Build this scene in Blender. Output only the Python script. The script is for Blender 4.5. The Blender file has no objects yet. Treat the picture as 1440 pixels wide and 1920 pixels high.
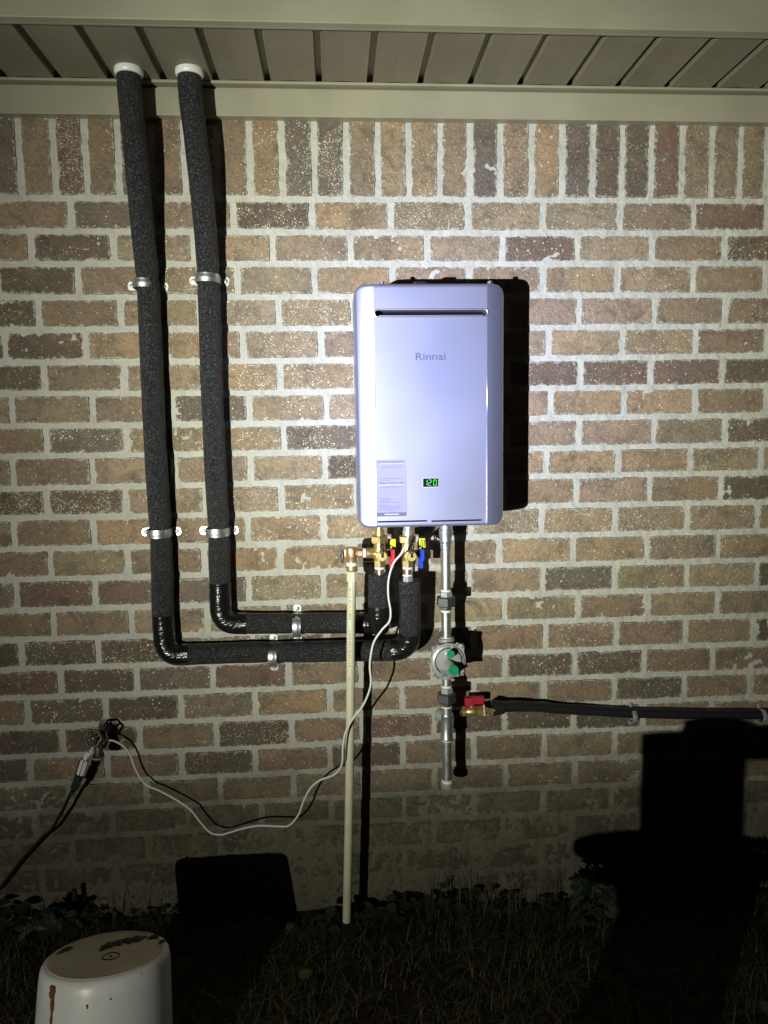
import bpy, math, random
import numpy as np
from mathutils import Vector, Matrix, noise as mnoise

random.seed(7); np.random.seed(7)
scene = bpy.context.scene
col = scene.collection

# ------------------------------------------------------------------ camera
# x right along the wall, y into the wall (wall face at y = 0), z up from the soil
CAM = Vector((0.0, -1.9965, 1.367))
YAW, PITCH, ROLL, FOC = 0.06559825, 0.11236302, 0.01522413, 1387.0
def cam_axes():
    cy, sy, cp, sp = math.cos(YAW), math.sin(YAW), math.cos(PITCH), math.sin(PITCH)
    f = Vector((sy*cp, cy*cp, -sp)); r = Vector((cy, -sy, 0)); d = f.cross(r)
    cr, sr = math.cos(ROLL), math.sin(ROLL)
    return cr*r + sr*d, -sr*r + cr*d, f
RX, DX, FX = cam_axes()
cam_data = bpy.data.cameras.new('camera'); cam = bpy.data.objects.new('camera', cam_data); col.objects.link(cam)
cam_data.sensor_fit = 'VERTICAL'; cam_data.sensor_height = 24.0; cam_data.lens = FOC/1920*24.0
cam_data.clip_start = 0.02; cam_data.clip_end = 200
m = Matrix.Identity(4)
for i in range(3):
    m[i][0], m[i][1], m[i][2] = RX[i], -DX[i], -FX[i]
m.translation = CAM
cam.matrix_world = m
scene.camera = cam

# ------------------------------------------------------------------ night sky
world = bpy.data.worlds.new('World'); scene.world = world; world.use_nodes = True
wn = world.node_tree.nodes; bg = wn['Background']
bg.inputs[0].default_value = (0.35, 0.45, 0.8, 1); bg.inputs[1].default_value = 0.0016

# ------------------------------------------------------------------ the torch (one lamp, beam profile by angle)
TORCH = Vector((-1.29, -3.22, 0.965)); AIM = Vector((0.34, 0.0, 1.55))
ld = bpy.data.lights.new('torch', 'SPOT'); lo = bpy.data.objects.new('torch', ld); col.objects.link(lo)
lo.location = TORCH; lo.rotation_euler = (AIM-TORCH).to_track_quat('-Z', 'Y').to_euler()
ld.energy = 1150; ld.spot_size = math.radians(100); ld.spot_blend = 0.5; ld.shadow_soft_size = 0.011
ld.use_nodes = True
nt = ld.node_tree; N = nt.nodes; L = nt.links
em = [n for n in N if n.type == 'EMISSION'][0]
tc = N.new('ShaderNodeTexCoord'); sep = N.new('ShaderNodeSeparateXYZ'); L.new(tc.outputs['Normal'], sep.inputs[0])
def lm(op, a, b=None):
    n = N.new('ShaderNodeMath'); n.operation = op
    for k, v in enumerate((a, b)):
        if v is None: continue
        if isinstance(v, (int, float)): n.inputs[k].default_value = v
        else: L.new(v, n.inputs[k])
    return n.outputs[0]
c0 = lm('MINIMUM', lm('ABSOLUTE', sep.outputs[2]), 0.99999)
deg = lm('MULTIPLY', lm('ARCCOSINE', c0), 57.29578)
gau = lm('EXPONENT', lm('MULTIPLY', lm('POWER', deg, 2.0), -0.0055))
core = lm('MULTIPLY', lm('EXPONENT', lm('MULTIPLY', lm('POWER', deg, 2.0), -0.030)), 0.30)
st = lm('ADD', lm('ADD', lm('MULTIPLY', gau, 0.93), core), 0.052)
cr = N.new('ShaderNodeValToRGB'); L.new(lm('DIVIDE', deg, 30.0), cr.inputs[0])
e = cr.color_ramp.elements
e[0].position = 0.0; e[0].color = (0.70, 0.75, 1.0, 1)
e[1].position = 0.22; e[1].color = (0.88, 0.93, 0.98, 1)
for p_, c_ in ((0.36, (0.98, 1.0, 0.86, 1)), (0.6, (1.0, 1.0, 0.85, 1)), (1.0, (1.0, 0.97, 0.84, 1))):
    q = e.new(p_); q.color = c_
L.new(cr.outputs[0], em.inputs[0]); L.new(st, em.inputs[1])

scene.view_settings.view_transform = 'Standard'; scene.view_settings.look = 'None'
scene.view_settings.gamma = 1; scene.view_settings.use_curve_mapping = False
scene.view_settings.exposure = 0.0
scene.render.engine = 'CYCLES'

# ------------------------------------------------------------------ helpers
def at(px, py, d=0.0):
    """the point that stands d metres in front of the wall, where the photograph shows (px, py)"""
    v = RX*((px-720)/FOC) + DX*((py-960)/FOC) + FX
    t = (-d-CAM.y)/v.y
    return CAM + v*t

class MB:
    def __init__(s): s.v = []; s.f = []; s.mi = []
    def add(s, vs, fs, mi=0):
        o = len(s.v); s.v += [tuple(x) for x in vs]; s.f += [tuple(i+o for i in q) for q in fs]; s.mi += [mi]*len(fs); return s
    def build(s, name, mats, parent=None, smooth=False, angle=None):
        me = bpy.data.meshes.new(name); me.from_pydata(s.v, [], s.f); me.validate()
        if not isinstance(mats, (list, tuple)): mats = [mats]
        for x in mats: me.materials.append(x)
        me.polygons.foreach_set('material_index', s.mi[:len(me.polygons)])
        if smooth:
            me.polygons.foreach_set('use_smooth', [True]*len(me.polygons))
            if angle is not None: me.set_sharp_from_angle(angle=math.radians(angle))
        me.update()
        o = bpy.data.objects.new(name, me); col.objects.link(o)
        if parent is not None: adopt(o, parent)
        return o
def adopt(o, parent):
    o.parent = parent
    # meshes are built in world metres: only the thing's own Empty is offset
    o.matrix_parent_inverse = Matrix.Translation(-parent.location) if parent.parent is None else Matrix.Identity(4)
def thing(name, label, cat, loc=(0, 0, 0), group=None):
    o = bpy.data.objects.new(name, None); col.objects.link(o); o.location = loc; o.empty_display_size = 0.02
    return tag(o, label, cat, group)
def tag(o, label, cat=None, group=None, kind=None):
    if label: o['label'] = label
    if cat: o['category'] = cat
    if group: o['group'] = group
    if kind: o['kind'] = kind
    return o

def box(mb, x0, x1, y0, y1, z0, z1, b=0.0, mi=0):
    if b <= 0:
        vs = [(x, y, z) for x in (x0, x1) for y in (y0, y1) for z in (z0, z1)]
        return mb.add(vs, [(0,1,3,2),(4,6,7,5),(0,4,5,1),(2,3,7,6),(0,2,6,4),(1,5,7,3)], mi)
    import bmesh
    bm = bmesh.new(); bmesh.ops.create_cube(bm, size=1)
    for v in bm.verts: v.co = Vector(((x0+x1)/2+v.co.x*(x1-x0), (y0+y1)/2+v.co.y*(y1-y0), (z0+z1)/2+v.co.z*(z1-z0)))
    bmesh.ops.bevel(bm, geom=bm.edges[:], offset=b, segments=2, affect='EDGES', profile=0.6)
    bm.verts.index_update()
    mb.add([v.co[:] for v in bm.verts], [tuple(v.index for v in f.verts) for f in bm.faces], mi); bm.free()
    return mb
def xform(vs, M): return [tuple(M @ Vector(v)) for v in vs]
def frame(d):
    d = Vector(d).normalized(); up = Vector((0, 0, 1)) if abs(d.z) < 0.9 else Vector((0, 1, 0))
    u = up.cross(d).normalized(); v = d.cross(u)
    return u, v, d
def lathe(mb, p, axis, prof, seg=20, mi=0, cap=True, rot=0.0):
    """prof: list of (distance along axis, radius)"""
    u, v, d = frame(axis); p = Vector(p); vs = []; fs = []
    for h, r in prof:
        for k in range(seg):
            a = 2*math.pi*k/seg + rot
            vs.append(p + d*h + (u*math.cos(a)+v*math.sin(a))*r)
    n = len(prof)
    for i in range(n-1):
        for k in range(seg):
            a, b = i*seg+k, i*seg+(k+1) % seg
            fs.append((a, b, b+seg, a+seg))
    if cap:
        fs.append(tuple(range(seg))[::-1]); fs.append(tuple((n-1)*seg+k for k in range(seg)))
    return mb.add(vs, fs, mi)
def catmull(pts, n=8):
    P = [Vector(p) for p in pts]; P = [P[0]*2-P[1]] + P + [P[-1]*2-P[-2]]; out = []
    for i in range(1, len(P)-2):
        a, b, c, d = P[i-1:i+3]
        for k in range(n):
            t = k/n
            out.append(0.5*((2*b)+(c-a)*t+(2*a-5*b+4*c-d)*t*t+(3*b-a-3*c+d)*t**3))
    out.append(P[-2]); return out
def fillet(pts, rads, n=8):
    """polyline with rounded corners"""
    P = [Vector(p) for p in pts]; out = [P[0]]
    for i in range(1, len(P)-1):
        r = rads[i-1] if isinstance(rads, (list, tuple)) else rads
        a, b, c = P[i-1], P[i], P[i+1]
        u = (a-b).normalized(); w = (c-b).normalized()
        t = min(r, (a-b).length*0.49, (c-b).length*0.49)
        s, e_ = b+u*t, b+w*t
        if t < 1e-4: out.append(b); continue
        for k in range(n+1):
            q = k/n; out.append(s*(1-q)**2 + b*2*q*(1-q) + e_*q*q)
    out.append(P[-1]); return out
def tube(mb, pts, r, seg=16, mi=0, cap=True, jitter=0.0):
    P = [Vector(p) for p in pts]; n = len(P); rr = r if isinstance(r, (list, tuple)) else [r]*n
    T = [(P[min(i+1, n-1)]-P[max(i-1, 0)]).normalized() for i in range(n)]
    u = frame(T[0])[0]; vs = []; fs = []
    for i in range(n):
        if i:
            ax = T[i-1].cross(T[i])
            if ax.length > 1e-8: u = Matrix.Rotation(T[i-1].angle(T[i]), 3, ax.normalized()) @ u
        u = (u - T[i]*u.dot(T[i])).normalized(); v = T[i].cross(u)
        for k in range(seg):
            a = 2*math.pi*k/seg; q = rr[i]
            if jitter: q *= 1+jitter*(mnoise.noise(P[i]*14+Vector((math.cos(a), math.sin(a), 0))*1.3))
            vs.append(P[i]+(u*math.cos(a)+v*math.sin(a))*q)
    for i in range(n-1):
        for k in range(seg):
            a, b = i*seg+k, i*seg+(k+1) % seg
            fs.append((a, b, b+seg, a+seg))
    if cap: fs.append(tuple(range(seg))[::-1]); fs.append(tuple((n-1)*seg+k for k in range(seg)))
    return mb.add(vs, fs, mi)
def resample(pts, step):
    P = [Vector(p) for p in pts]; out = [P[0]]; acc = 0
    for a, b in zip(P[:-1], P[1:]):
        l = (b-a).length; k = max(1, int(round(l/step)))
        for j in range(1, k+1): out.append(a.lerp(b, j/k))
    return out
def text_mesh(s, size, name, mat, parent, loc, ext=0.0004, width=None, italic=0, bold=0.0):
    cu = bpy.data.curves.new('t', 'FONT'); cu.body = s; cu.size = size; cu.extrude = ext; cu.align_x = 'CENTER'; cu.align_y = 'CENTER'; cu.shear = italic
    cu.space_character = 1.02; cu.offset = size*bold
    o = bpy.data.objects.new('t', cu); col.objects.link(o)
    bpy.context.view_layer.update()
    me = bpy.data.meshes.new_from_object(o.evaluated_get(bpy.context.evaluated_depsgraph_get()))
    bpy.data.objects.remove(o); me.name = name
    xs = [v.co.x for v in me.vertices]; w = max(xs)-min(xs); sc = (width/w) if width else 1.0
    M = Matrix.Translation(loc) @ Matrix.Rotation(math.pi/2, 4, 'X') @ Matrix.Diagonal((sc, 1, 1, 1))
    me.transform(M); me.materials.clear(); me.materials.append(mat)
    q = bpy.data.objects.new(name, me); col.objects.link(q); adopt(q, parent); return q

# ------------------------------------------------------------------ materials
def mat(name, base=(0.5, 0.5, 0.5), rough=0.5, metal=0.0, spec=0.5, build=None, coat=0.0):
    m = bpy.data.materials.new(name); m.use_nodes = True
    b = m.node_tree.nodes['Principled BSDF']
    b.inputs['Base Color'].default_value = (*base, 1); b.inputs['Roughness'].default_value = rough
    b.inputs['Metallic'].default_value = metal; b.inputs['Specular IOR Level'].default_value = spec
    b.inputs['Coat Weight'].default_value = coat
    if build: build(G(m), b)
    return m
class G:
    def __init__(s, m): s.t = m.node_tree; s.n = s.t.nodes; s.l = s.t.links; s.g = None
    def pos(s):
        if s.g is None: s.g = s.n.new('ShaderNodeNewGeometry')
        return s.g.outputs['Position']
    def put(s, sock, v):
        if isinstance(v, (int, float)): sock.default_value = v
        elif isinstance(v, (tuple, list)): sock.default_value = (*v, 1) if len(v) == 3 and sock.type == 'RGBA' else v
        else: s.l.new(v, sock)
    def noise(s, scale, detail=3, rough=0.55, vec=None, dist=0.0, w=None, stretch=None):
        n = s.n.new('ShaderNodeTexNoise')
        if w is not None: n.noise_dimensions = '4D'; s.put(n.inputs['W'], w)
        v = vec or s.pos()
        if stretch:
            mp = s.n.new('ShaderNodeMapping'); s.l.new(v, mp.inputs[0]); mp.inputs['Scale'].default_value = stretch; v = mp.outputs[0]
        s.l.new(v, n.inputs['Vector']); n.inputs['Scale'].default_value = scale; n.inputs['Detail'].default_value = detail
        n.inputs['Roughness'].default_value = rough; n.inputs['Distortion'].default_value = dist
        return n.outputs[0]
    def vor(s, scale, feature='F1', out='Distance', rnd=1.0, vec=None):
        n = s.n.new('ShaderNodeTexVoronoi'); n.feature = feature; s.l.new(vec or s.pos(), n.inputs['Vector'])
        n.inputs['Scale'].default_value = scale; n.inputs['Randomness'].default_value = rnd
        return n.outputs[out]
    def math(s, op, a, b=0.0, c=None, clamp=False):
        n = s.n.new('ShaderNodeMath'); n.operation = op; n.use_clamp = clamp
        s.put(n.inputs[0], a); s.put(n.inputs[1], b)
        if c is not None: s.put(n.inputs[2], c)
        return n.outputs[0]
    def ramp(s, v, lo, hi, a=0.0, b=1.0, kind='SMOOTHSTEP'):
        n = s.n.new('ShaderNodeMapRange'); n.interpolation_type = kind; s.put(n.inputs['Value'], v)
        s.put(n.inputs['From Min'], lo); s.put(n.inputs['From Max'], hi); s.put(n.inputs['To Min'], a); s.put(n.inputs['To Max'], b)
        return n.outputs[0]
    def mix(s, f, a, b, mode='MIX'):
        n = s.n.new('ShaderNodeMix'); n.data_type = 'RGBA'; n.blend_type = mode
        s.put(n.inputs[0], f); s.put(n.inputs[6], a); s.put(n.inputs[7], b); return n.outputs[2]
    def bump(s, h, strength, dist, bsdf):
        n = s.n.new('ShaderNodeBump'); n.inputs['Strength'].default_value = strength; n.inputs['Distance'].default_value = dist
        s.put(n.inputs['Height'], h); s.l.new(n.outputs[0], bsdf.inputs['Normal'])
    def z(s):
        n = s.n.new('ShaderNodeSeparateXYZ'); s.l.new(s.pos(), n.inputs[0]); return n.outputs[2]

MUD = (0.132, 0.118, 0.076)
def mud_mask(g):
    # dried mud splashed up the foot of the wall: ragged upper edge
    n = g.noise(5, 4, 0.6, stretch=(1, 1, 1.6)); n2 = g.noise(60, 3, 0.6)
    h = g.math('ADD', g.math('MULTIPLY', n, 0.30), g.math('MULTIPLY', n2, 0.10))
    zz = g.math('SUBTRACT', g.z(), h)
    return g.ramp(zz, 0.02, 0.36, 0.96, 0.0)
def b_brick(g, b):
    oi = g.n.new('ShaderNodeObjectInfo'); ed = g.n.new('ShaderNodeAttribute'); ed.attribute_name = 'edge'; edge = ed.outputs['Fac']
    W4 = g.math('MULTIPLY', oi.outputs['Random'], 37.0)
    base = oi.outputs['Color']
    n1 = g.noise(12, 5, 0.65, w=W4, dist=1.2); n2 = g.noise(95, 5, 0.7, w=W4); n3 = g.noise(520, 2, 0.6); n4 = g.noise(26, 4, 0.6, w=g.math('ADD', W4, 3.0), dist=2.0, stretch=(1, 1, 2.2))
    c = g.mix(g.ramp(n1, 0.47, 0.70), base, g.mix(0.6, base, (0.045, 0.035, 0.032)))
    c = g.mix(g.ramp(n1, 0.46, 0.26), c, g.mix(0.45, base, (0.36, 0.22, 0.11)))
    c = g.mix(g.ramp(n4, 0.52, 0.72, 0.0, 0.45), c, (0.30, 0.21, 0.13))
    c = g.mix(g.ramp(n2, 0.45, 0.75, 0.0, 0.38), c, (0.075, 0.055, 0.038))
    c = g.mix(g.ramp(n3, 0.42, 0.8, 0.0, 0.4), c, (0.42, 0.32, 0.20))
    # mortar left on the face: curly licks, and a ragged film creeping in from the joints
    r1 = g.noise(55, 3, 0.65, w=W4, dist=3.0); s2 = g.noise(9, 3, 0.6, w=g.math('ADD', W4, 5.0))
    lick = g.ramp(g.math('ABSOLUTE', g.math('SUBTRACT', r1, 0.5)), 0.050, 0.008)
    blot = g.ramp(g.noise(30, 6, 0.8, w=g.math('ADD', W4, 7.0), dist=1.5), 0.58, 0.66)
    sc = g.math('MULTIPLY', g.math('MAXIMUM', g.math('MULTIPLY', lick, g.ramp(n2, 0.35, 0.6)), g.math('MULTIPLY', blot, g.ramp(n3, 0.35, 0.6, 0.35, 1.0))), g.ramp(s2, 0.42, 0.56))
    film = g.ramp(g.math('ADD', g.noise(75, 5, 0.75, w=W4, dist=1.0), g.math('MULTIPLY', edge, 0.15)), 0.60, 0.50)
    sc = g.math('MAXIMUM', sc, film)
    c = g.mix(g.math('MULTIPLY', sc, 0.80), c, (0.50, 0.465, 0.39))
    # sand grains fired into the face, their glints painted as pale dots
    dots = None
    for scl, kk in ((170, 0.40), (330, 0.75), (560, 0.6)):
        v = g.vor(scl); vr = g.vor(scl, out='Color'); sp = g.n.new('ShaderNodeSeparateColor'); g.l.new(vr, sp.inputs[0])
        clus = g.noise(17, 4, 0.65, w=g.math('ADD', W4, 11.0))
        dens = g.math('MULTIPLY', oi.outputs['Alpha'], g.ramp(clus, 0.38, 0.62, 0.03, 1.0))
        on = g.math('LESS_THAN', sp.outputs[0], g.math('MULTIPLY', dens, kk))
        size = g.math('MULTIPLY', sp.outputs[1], 0.44)
        d_ = g.math('MULTIPLY', on, g.ramp(v, g.math('ADD', size, 0.22), size))
        dots = d_ if dots is None else g.math('MAXIMUM', dots, d_)
    c = g.mix(dots, c, (0.95, 0.88, 0.66))
    mk = mud_mask(g)
    c = g.mix(mk, c, g.mix(g.ramp(n2, 0.3, 0.7), MUD, (0.098, 0.089, 0.060)))
    g.l.new(c, b.inputs['Base Color'])
    g.put(b.inputs['Roughness'], g.ramp(n2, 0.3, 0.7, 0.5, 0.85))
    h = g.math('ADD', g.math('MULTIPLY', n2, 1.3), g.math('ADD', g.math('MULTIPLY', n3, 0.5), g.math('ADD', g.math('MULTIPLY', sc, 0.5), g.math('ADD', g.math('MULTIPLY', dots, 0.4), g.math('MULTIPLY', n4, 0.8)))))
    g.bump(h, 0.9, 0.0040, b)
M_brick = mat('fired_brick', build=b_brick, spec=0.35)
def b_mortar(g, b):
    n1 = g.noise(9, 4, 0.6); n2 = g.noise(130, 4, 0.7); n3 = g.noise(38, 4, 0.6, dist=1.0)
    c = g.mix(g.ramp(n1, 0.35, 0.7), (0.53, 0.525, 0.475), (0.465, 0.46, 0.415))
    c = g.mix(g.ramp(n2, 0.45, 0.8, 0, 0.5), c, (0.30, 0.28, 0.23))
    c = g.mix(g.ramp(n3, 0.60, 0.75, 0, 0.35), c, (0.36, 0.30, 0.22))
    c = g.mix(mud_mask(g), c, g.mix(g.ramp(n3, 0.35, 0.7), (0.145, 0.132, 0.088), (0.115, 0.105, 0.070)))
    g.l.new(c, b.inputs['Base Color']); g.bump(g.math('ADD', n2, g.math('MULTIPLY', n3, 1.3)), 0.8, 0.003, b)
M_mortar = mat('mortar', rough=0.9, build=b_mortar, spec=0.2)
def b_vinyl(g, b):
    n = g.noise(900, 2, 0.5); n1 = g.noise(6, 3, 0.5); n2 = g.noise(70, 4, 0.7)
    c = g.mix(g.ramp(n1, 0.3, 0.7), (0.345, 0.328, 0.243), (0.300, 0.285, 0.208))
    c = g.mix(g.ramp(n2, 0.66, 0.8, 0, 0.45), c, (0.16, 0.15, 0.11))
    g.l.new(c, b.inputs['Base Color']); g.bump(g.math('ADD', n, g.math('MULTIPLY', n1, 6.0)), 0.25, 0.0012, b)
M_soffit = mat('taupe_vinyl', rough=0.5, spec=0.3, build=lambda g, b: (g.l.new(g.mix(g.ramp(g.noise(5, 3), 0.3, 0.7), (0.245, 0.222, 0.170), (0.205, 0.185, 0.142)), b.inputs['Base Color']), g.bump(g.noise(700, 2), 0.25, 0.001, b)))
M_vinyl = mat('almond_vinyl', rough=0.42, build=b_vinyl, spec=0.4)
def b_foam(g, b):
    n = g.noise(250, 4, 0.8); v = g.vor(340); n2 = g.noise(26, 3, 0.6)
    c = g.mix(g.ramp(n, 0.47, 0.62), (0.004, 0.004, 0.006), (0.070, 0.074, 0.082))
    c = g.mix(g.math('MULTIPLY', g.ramp(v, 0.30, 0.12), g.ramp(n, 0.50, 0.62)), c, (0.36, 0.38, 0.40))
    g.l.new(c, b.inputs['Base Color']); g.bump(g.math('ADD', n, g.math('MULTIPLY', n2, 0.6)), 1.0, 0.0045, b)
M_foam = mat('black_foam', rough=0.42, build=b_foam, spec=0.5)
def b_tape(g, b):
    n = g.noise(38, 3, 0.5, stretch=(1, 1, 3)); n2 = g.noise(160, 2, 0.5)
    g.bump(g.math('ADD', n, g.math('MULTIPLY', n2, 0.25)), 0.5, 0.006, b)
M_tape = mat('black_tape', (0.009, 0.009, 0.010), 0.22, build=b_tape, spec=0.6)
def b_steel(c1, c2, sc=60):
    def f(g, b):
        n = g.noise(sc, 4, 0.65); g.l.new(g.mix(g.ramp(n, 0.35, 0.7), c1, c2), b.inputs['Base Color'])
        g.put(b.inputs['Roughness'], g.ramp(n, 0.3, 0.7, 0.28, 0.5)); g.bump(g.noise(400, 2), 0.2, 0.0008, b)
    return f
M_galv = mat('galvanised_steel', metal=0.9, build=b_steel((0.72, 0.76, 0.78), (0.45, 0.48, 0.50)))
M_iron = mat('dark_iron', metal=0.8, build=b_steel((0.22, 0.22, 0.22), (0.09, 0.09, 0.09)))
M_dull = mat('cast_aluminium', metal=0.45, build=b_steel((0.52, 0.53, 0.53), (0.36, 0.37, 0.37), 30))
M_brass = mat('brass', metal=0.85, build=b_steel((0.80, 0.62, 0.26), (0.56, 0.43, 0.18), 40))
M_bronze = mat('bronze', metal=0.75, build=b_steel((0.72, 0.47, 0.24), (0.50, 0.33, 0.17), 40))
M_copper = mat('copper', metal=0.85, build=b_steel((0.62, 0.42, 0.30), (0.45, 0.30, 0.20), 40))
M_ptfe = mat('white_thread_tape', (0.78, 0.78, 0.76), 0.6, build=lambda g, b: g.bump(g.noise(300, 3), 0.6, 0.002, b))
def b_cream(g, b):
    n = g.noise(14, 3); g.l.new(g.mix(g.ramp(n, 0.3, 0.7), (0.70, 0.67, 0.49), (0.62, 0.595, 0.45)), b.inputs['Base Color'])
M_cream = mat('cream_plastic', rough=0.38, build=b_cream)
M_print = mat('grey_print', (0.30, 0.29, 0.22), 0.6)
M_white = mat('white_cable', (0.72, 0.72, 0.70), 0.45)
M_collar = mat('white_collar', (0.80, 0.80, 0.80), 0.35)
M_rubber = mat('black_rubber', (0.016, 0.017, 0.019), 0.42, build=lambda g, b: g.bump(g.noise(22, 3, 0.5), 0.5, 0.006, b))
M_red = mat('red_lever', (0.62, 0.022, 0.03), 0.35); M_blue = mat('blue_lever', (0.01, 0.06, 0.60), 0.35)
M_pink = mat('crimson_lever', (0.42, 0.015, 0.045), 0.4)
M_yellow = mat('yellow_tag', (0.85, 0.80, 0.02), 0.5); M_green = mat('green_plastic', (0.006, 0.26, 0.10), 0.42)
M_blackp = mat('black_plastic', (0.012, 0.012, 0.014), 0.4)
M_greenbl = mat('dark_green_plug', (0.016, 0.028, 0.024), 0.4)
def b_cab(g, b):
    n = g.noise(700, 2, 0.5); g.bump(n, 0.06, 0.0004, b)
    g.put(b.inputs['Roughness'], g.ramp(g.noise(3, 2), 0.3, 0.7, 0.36, 0.41))
M_cab = mat('silver_paint', (0.50, 0.51, 0.72), 0.42, metal=0.82, build=b_cab, coat=0.12)
M_cabd = mat('grey_steel_case', (0.33, 0.33, 0.36), 0.45, metal=0.5, build=b_cab)
M_chrome = mat('satin_chrome', (0.74, 0.74, 0.80), 0.38, metal=0.95)
M_dark = mat('dark_recess', (0.006, 0.006, 0.010), 0.6, spec=0.08)
M_logo = mat('grey_ink', (0.11, 0.11, 0.17), 0.5)
M_stick = mat('lilac_paper', (0.33, 0.32, 0.53), 0.65, spec=0.15); M_stick2 = mat('grey_paper', (0.16, 0.155, 0.24), 0.6, spec=0.15)
M_ink = mat('pale_ink', (0.22, 0.22, 0.40), 0.6); M_paper = mat('white_paper', (0.78, 0.78, 0.84), 0.6)
M_led = mat('green_led', (0, 0.02, 0), 0.5); bb = M_led.node_tree.nodes['Principled BSDF']
bb.inputs['Emission Color'].default_value = (0.10, 1.0, 0.05, 1); bb.inputs['Emission Strength'].default_value = 1.3; bb.inputs['Specular IOR Level'].default_value = 0.0
M_led2 = mat('dim_green_led', (0.05, 0.12, 0.10), 0.5); bb = M_led2.node_tree.nodes['Principled BSDF']
bb.inputs['Emission Color'].default_value = (0.10, 0.75, 0.35, 1); bb.inputs['Emission Strength'].default_value = 0.8
def b_bucket(g, b):
    z = g.z(); n = g.noise(12, 4, 0.6); n2 = g.noise(160, 3, 0.7); n3 = g.noise(26, 4, 0.7, stretch=(1, 1, 0.25))
    c = g.mix(g.ramp(n, 0.35, 0.7), (0.80, 0.81, 0.80), (0.66, 0.67, 0.64))
    c = g.mix(g.ramp(n2, 0.66, 0.74, 0, 0.7), c, (0.12, 0.10, 0.07))
    c = g.mix(g.ramp(n3, 0.62, 0.75, 0, 0.5), c, (0.30, 0.26, 0.17))
    g.l.new(c, b.inputs['Base Color'])
M_bucket = mat('white_plastic_pail', rough=0.35, build=b_bucket)
def b_btop(g, b):
    n = g.noise(9, 4, 0.6); n2 = g.noise(200, 3)
    c = g.mix(g.ramp(n, 0.3, 0.7), (0.70, 0.64, 0.50), (0.54, 0.48, 0.36)); c = g.mix(g.ramp(n2, 0.6, 0.75, 0, .4), c, (0.1, 0.08, 0.05))
    g.l.new(c, b.inputs['Base Color'])
M_btop = mat('dirty_plastic', rough=0.7, build=b_btop)
M_leafd = mat('dead_leaf', (0.035, 0.022, 0.012), 0.6)
M_rust = mat('rust_brown_stain', (0.16, 0.055, 0.02), 0.7)
def b_soil(g, b):
    n = g.noise(18, 5, 0.7); n2 = g.noise(120, 4, 0.7)
    c = g.mix(g.ramp(n, 0.35, 0.7), (0.030, 0.024, 0.016), (0.075, 0.062, 0.042)); g.l.new(c, b.inputs['Base Color'])
    g.bump(g.math('ADD', n, n2), 1.0, 0.02, b)
M_soil = mat('soil', rough=0.95, build=b_soil, spec=0.1)
def b_leaf(a, bcol):
    def f(g, b):
        oi = g.n.new('ShaderNodeNewGeometry'); r = oi.outputs['Random Per Island']
        g.l.new(g.mix(r, a, bcol), b.inputs['Base Color'])
    return f
M_grass = mat('grass_blade', rough=0.6, build=b_leaf((0.040, 0.052, 0.022), (0.125, 0.115, 0.062)), spec=0.2)
M_straw = mat('dry_grass', rough=0.7, build=b_leaf((0.26, 0.22, 0.14), (0.10, 0.085, 0.05)), spec=0.2)
M_weed = mat('weed_leaf', rough=0.5, build=b_leaf((0.012, 0.026, 0.013), (0.030, 0.045, 0.024)), spec=0.3)
M_lime = mat('yellow_green_leaf', (0.07, 0.085, 0.018), 0.5); M_stem = mat('weed_stem', (0.05, 0.045, 0.025), 0.6)
M_shingle = mat('asphalt_shingle', (0.06, 0.055, 0.05), 0.9, build=lambda g, b: g.bump(g.noise(200, 3), 0.8, 0.003, b))
M_stone = mat('grey_soil_clod', rough=0.9, build=lambda g, b: (g.l.new(g.mix(g.noise(40, 4), (0.11, 0.10, 0.07), (0.055, 0.05, 0.035)), b.inputs['Base Color']), g.bump(g.noise(90, 4), 1.0, 0.006, b)))

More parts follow.
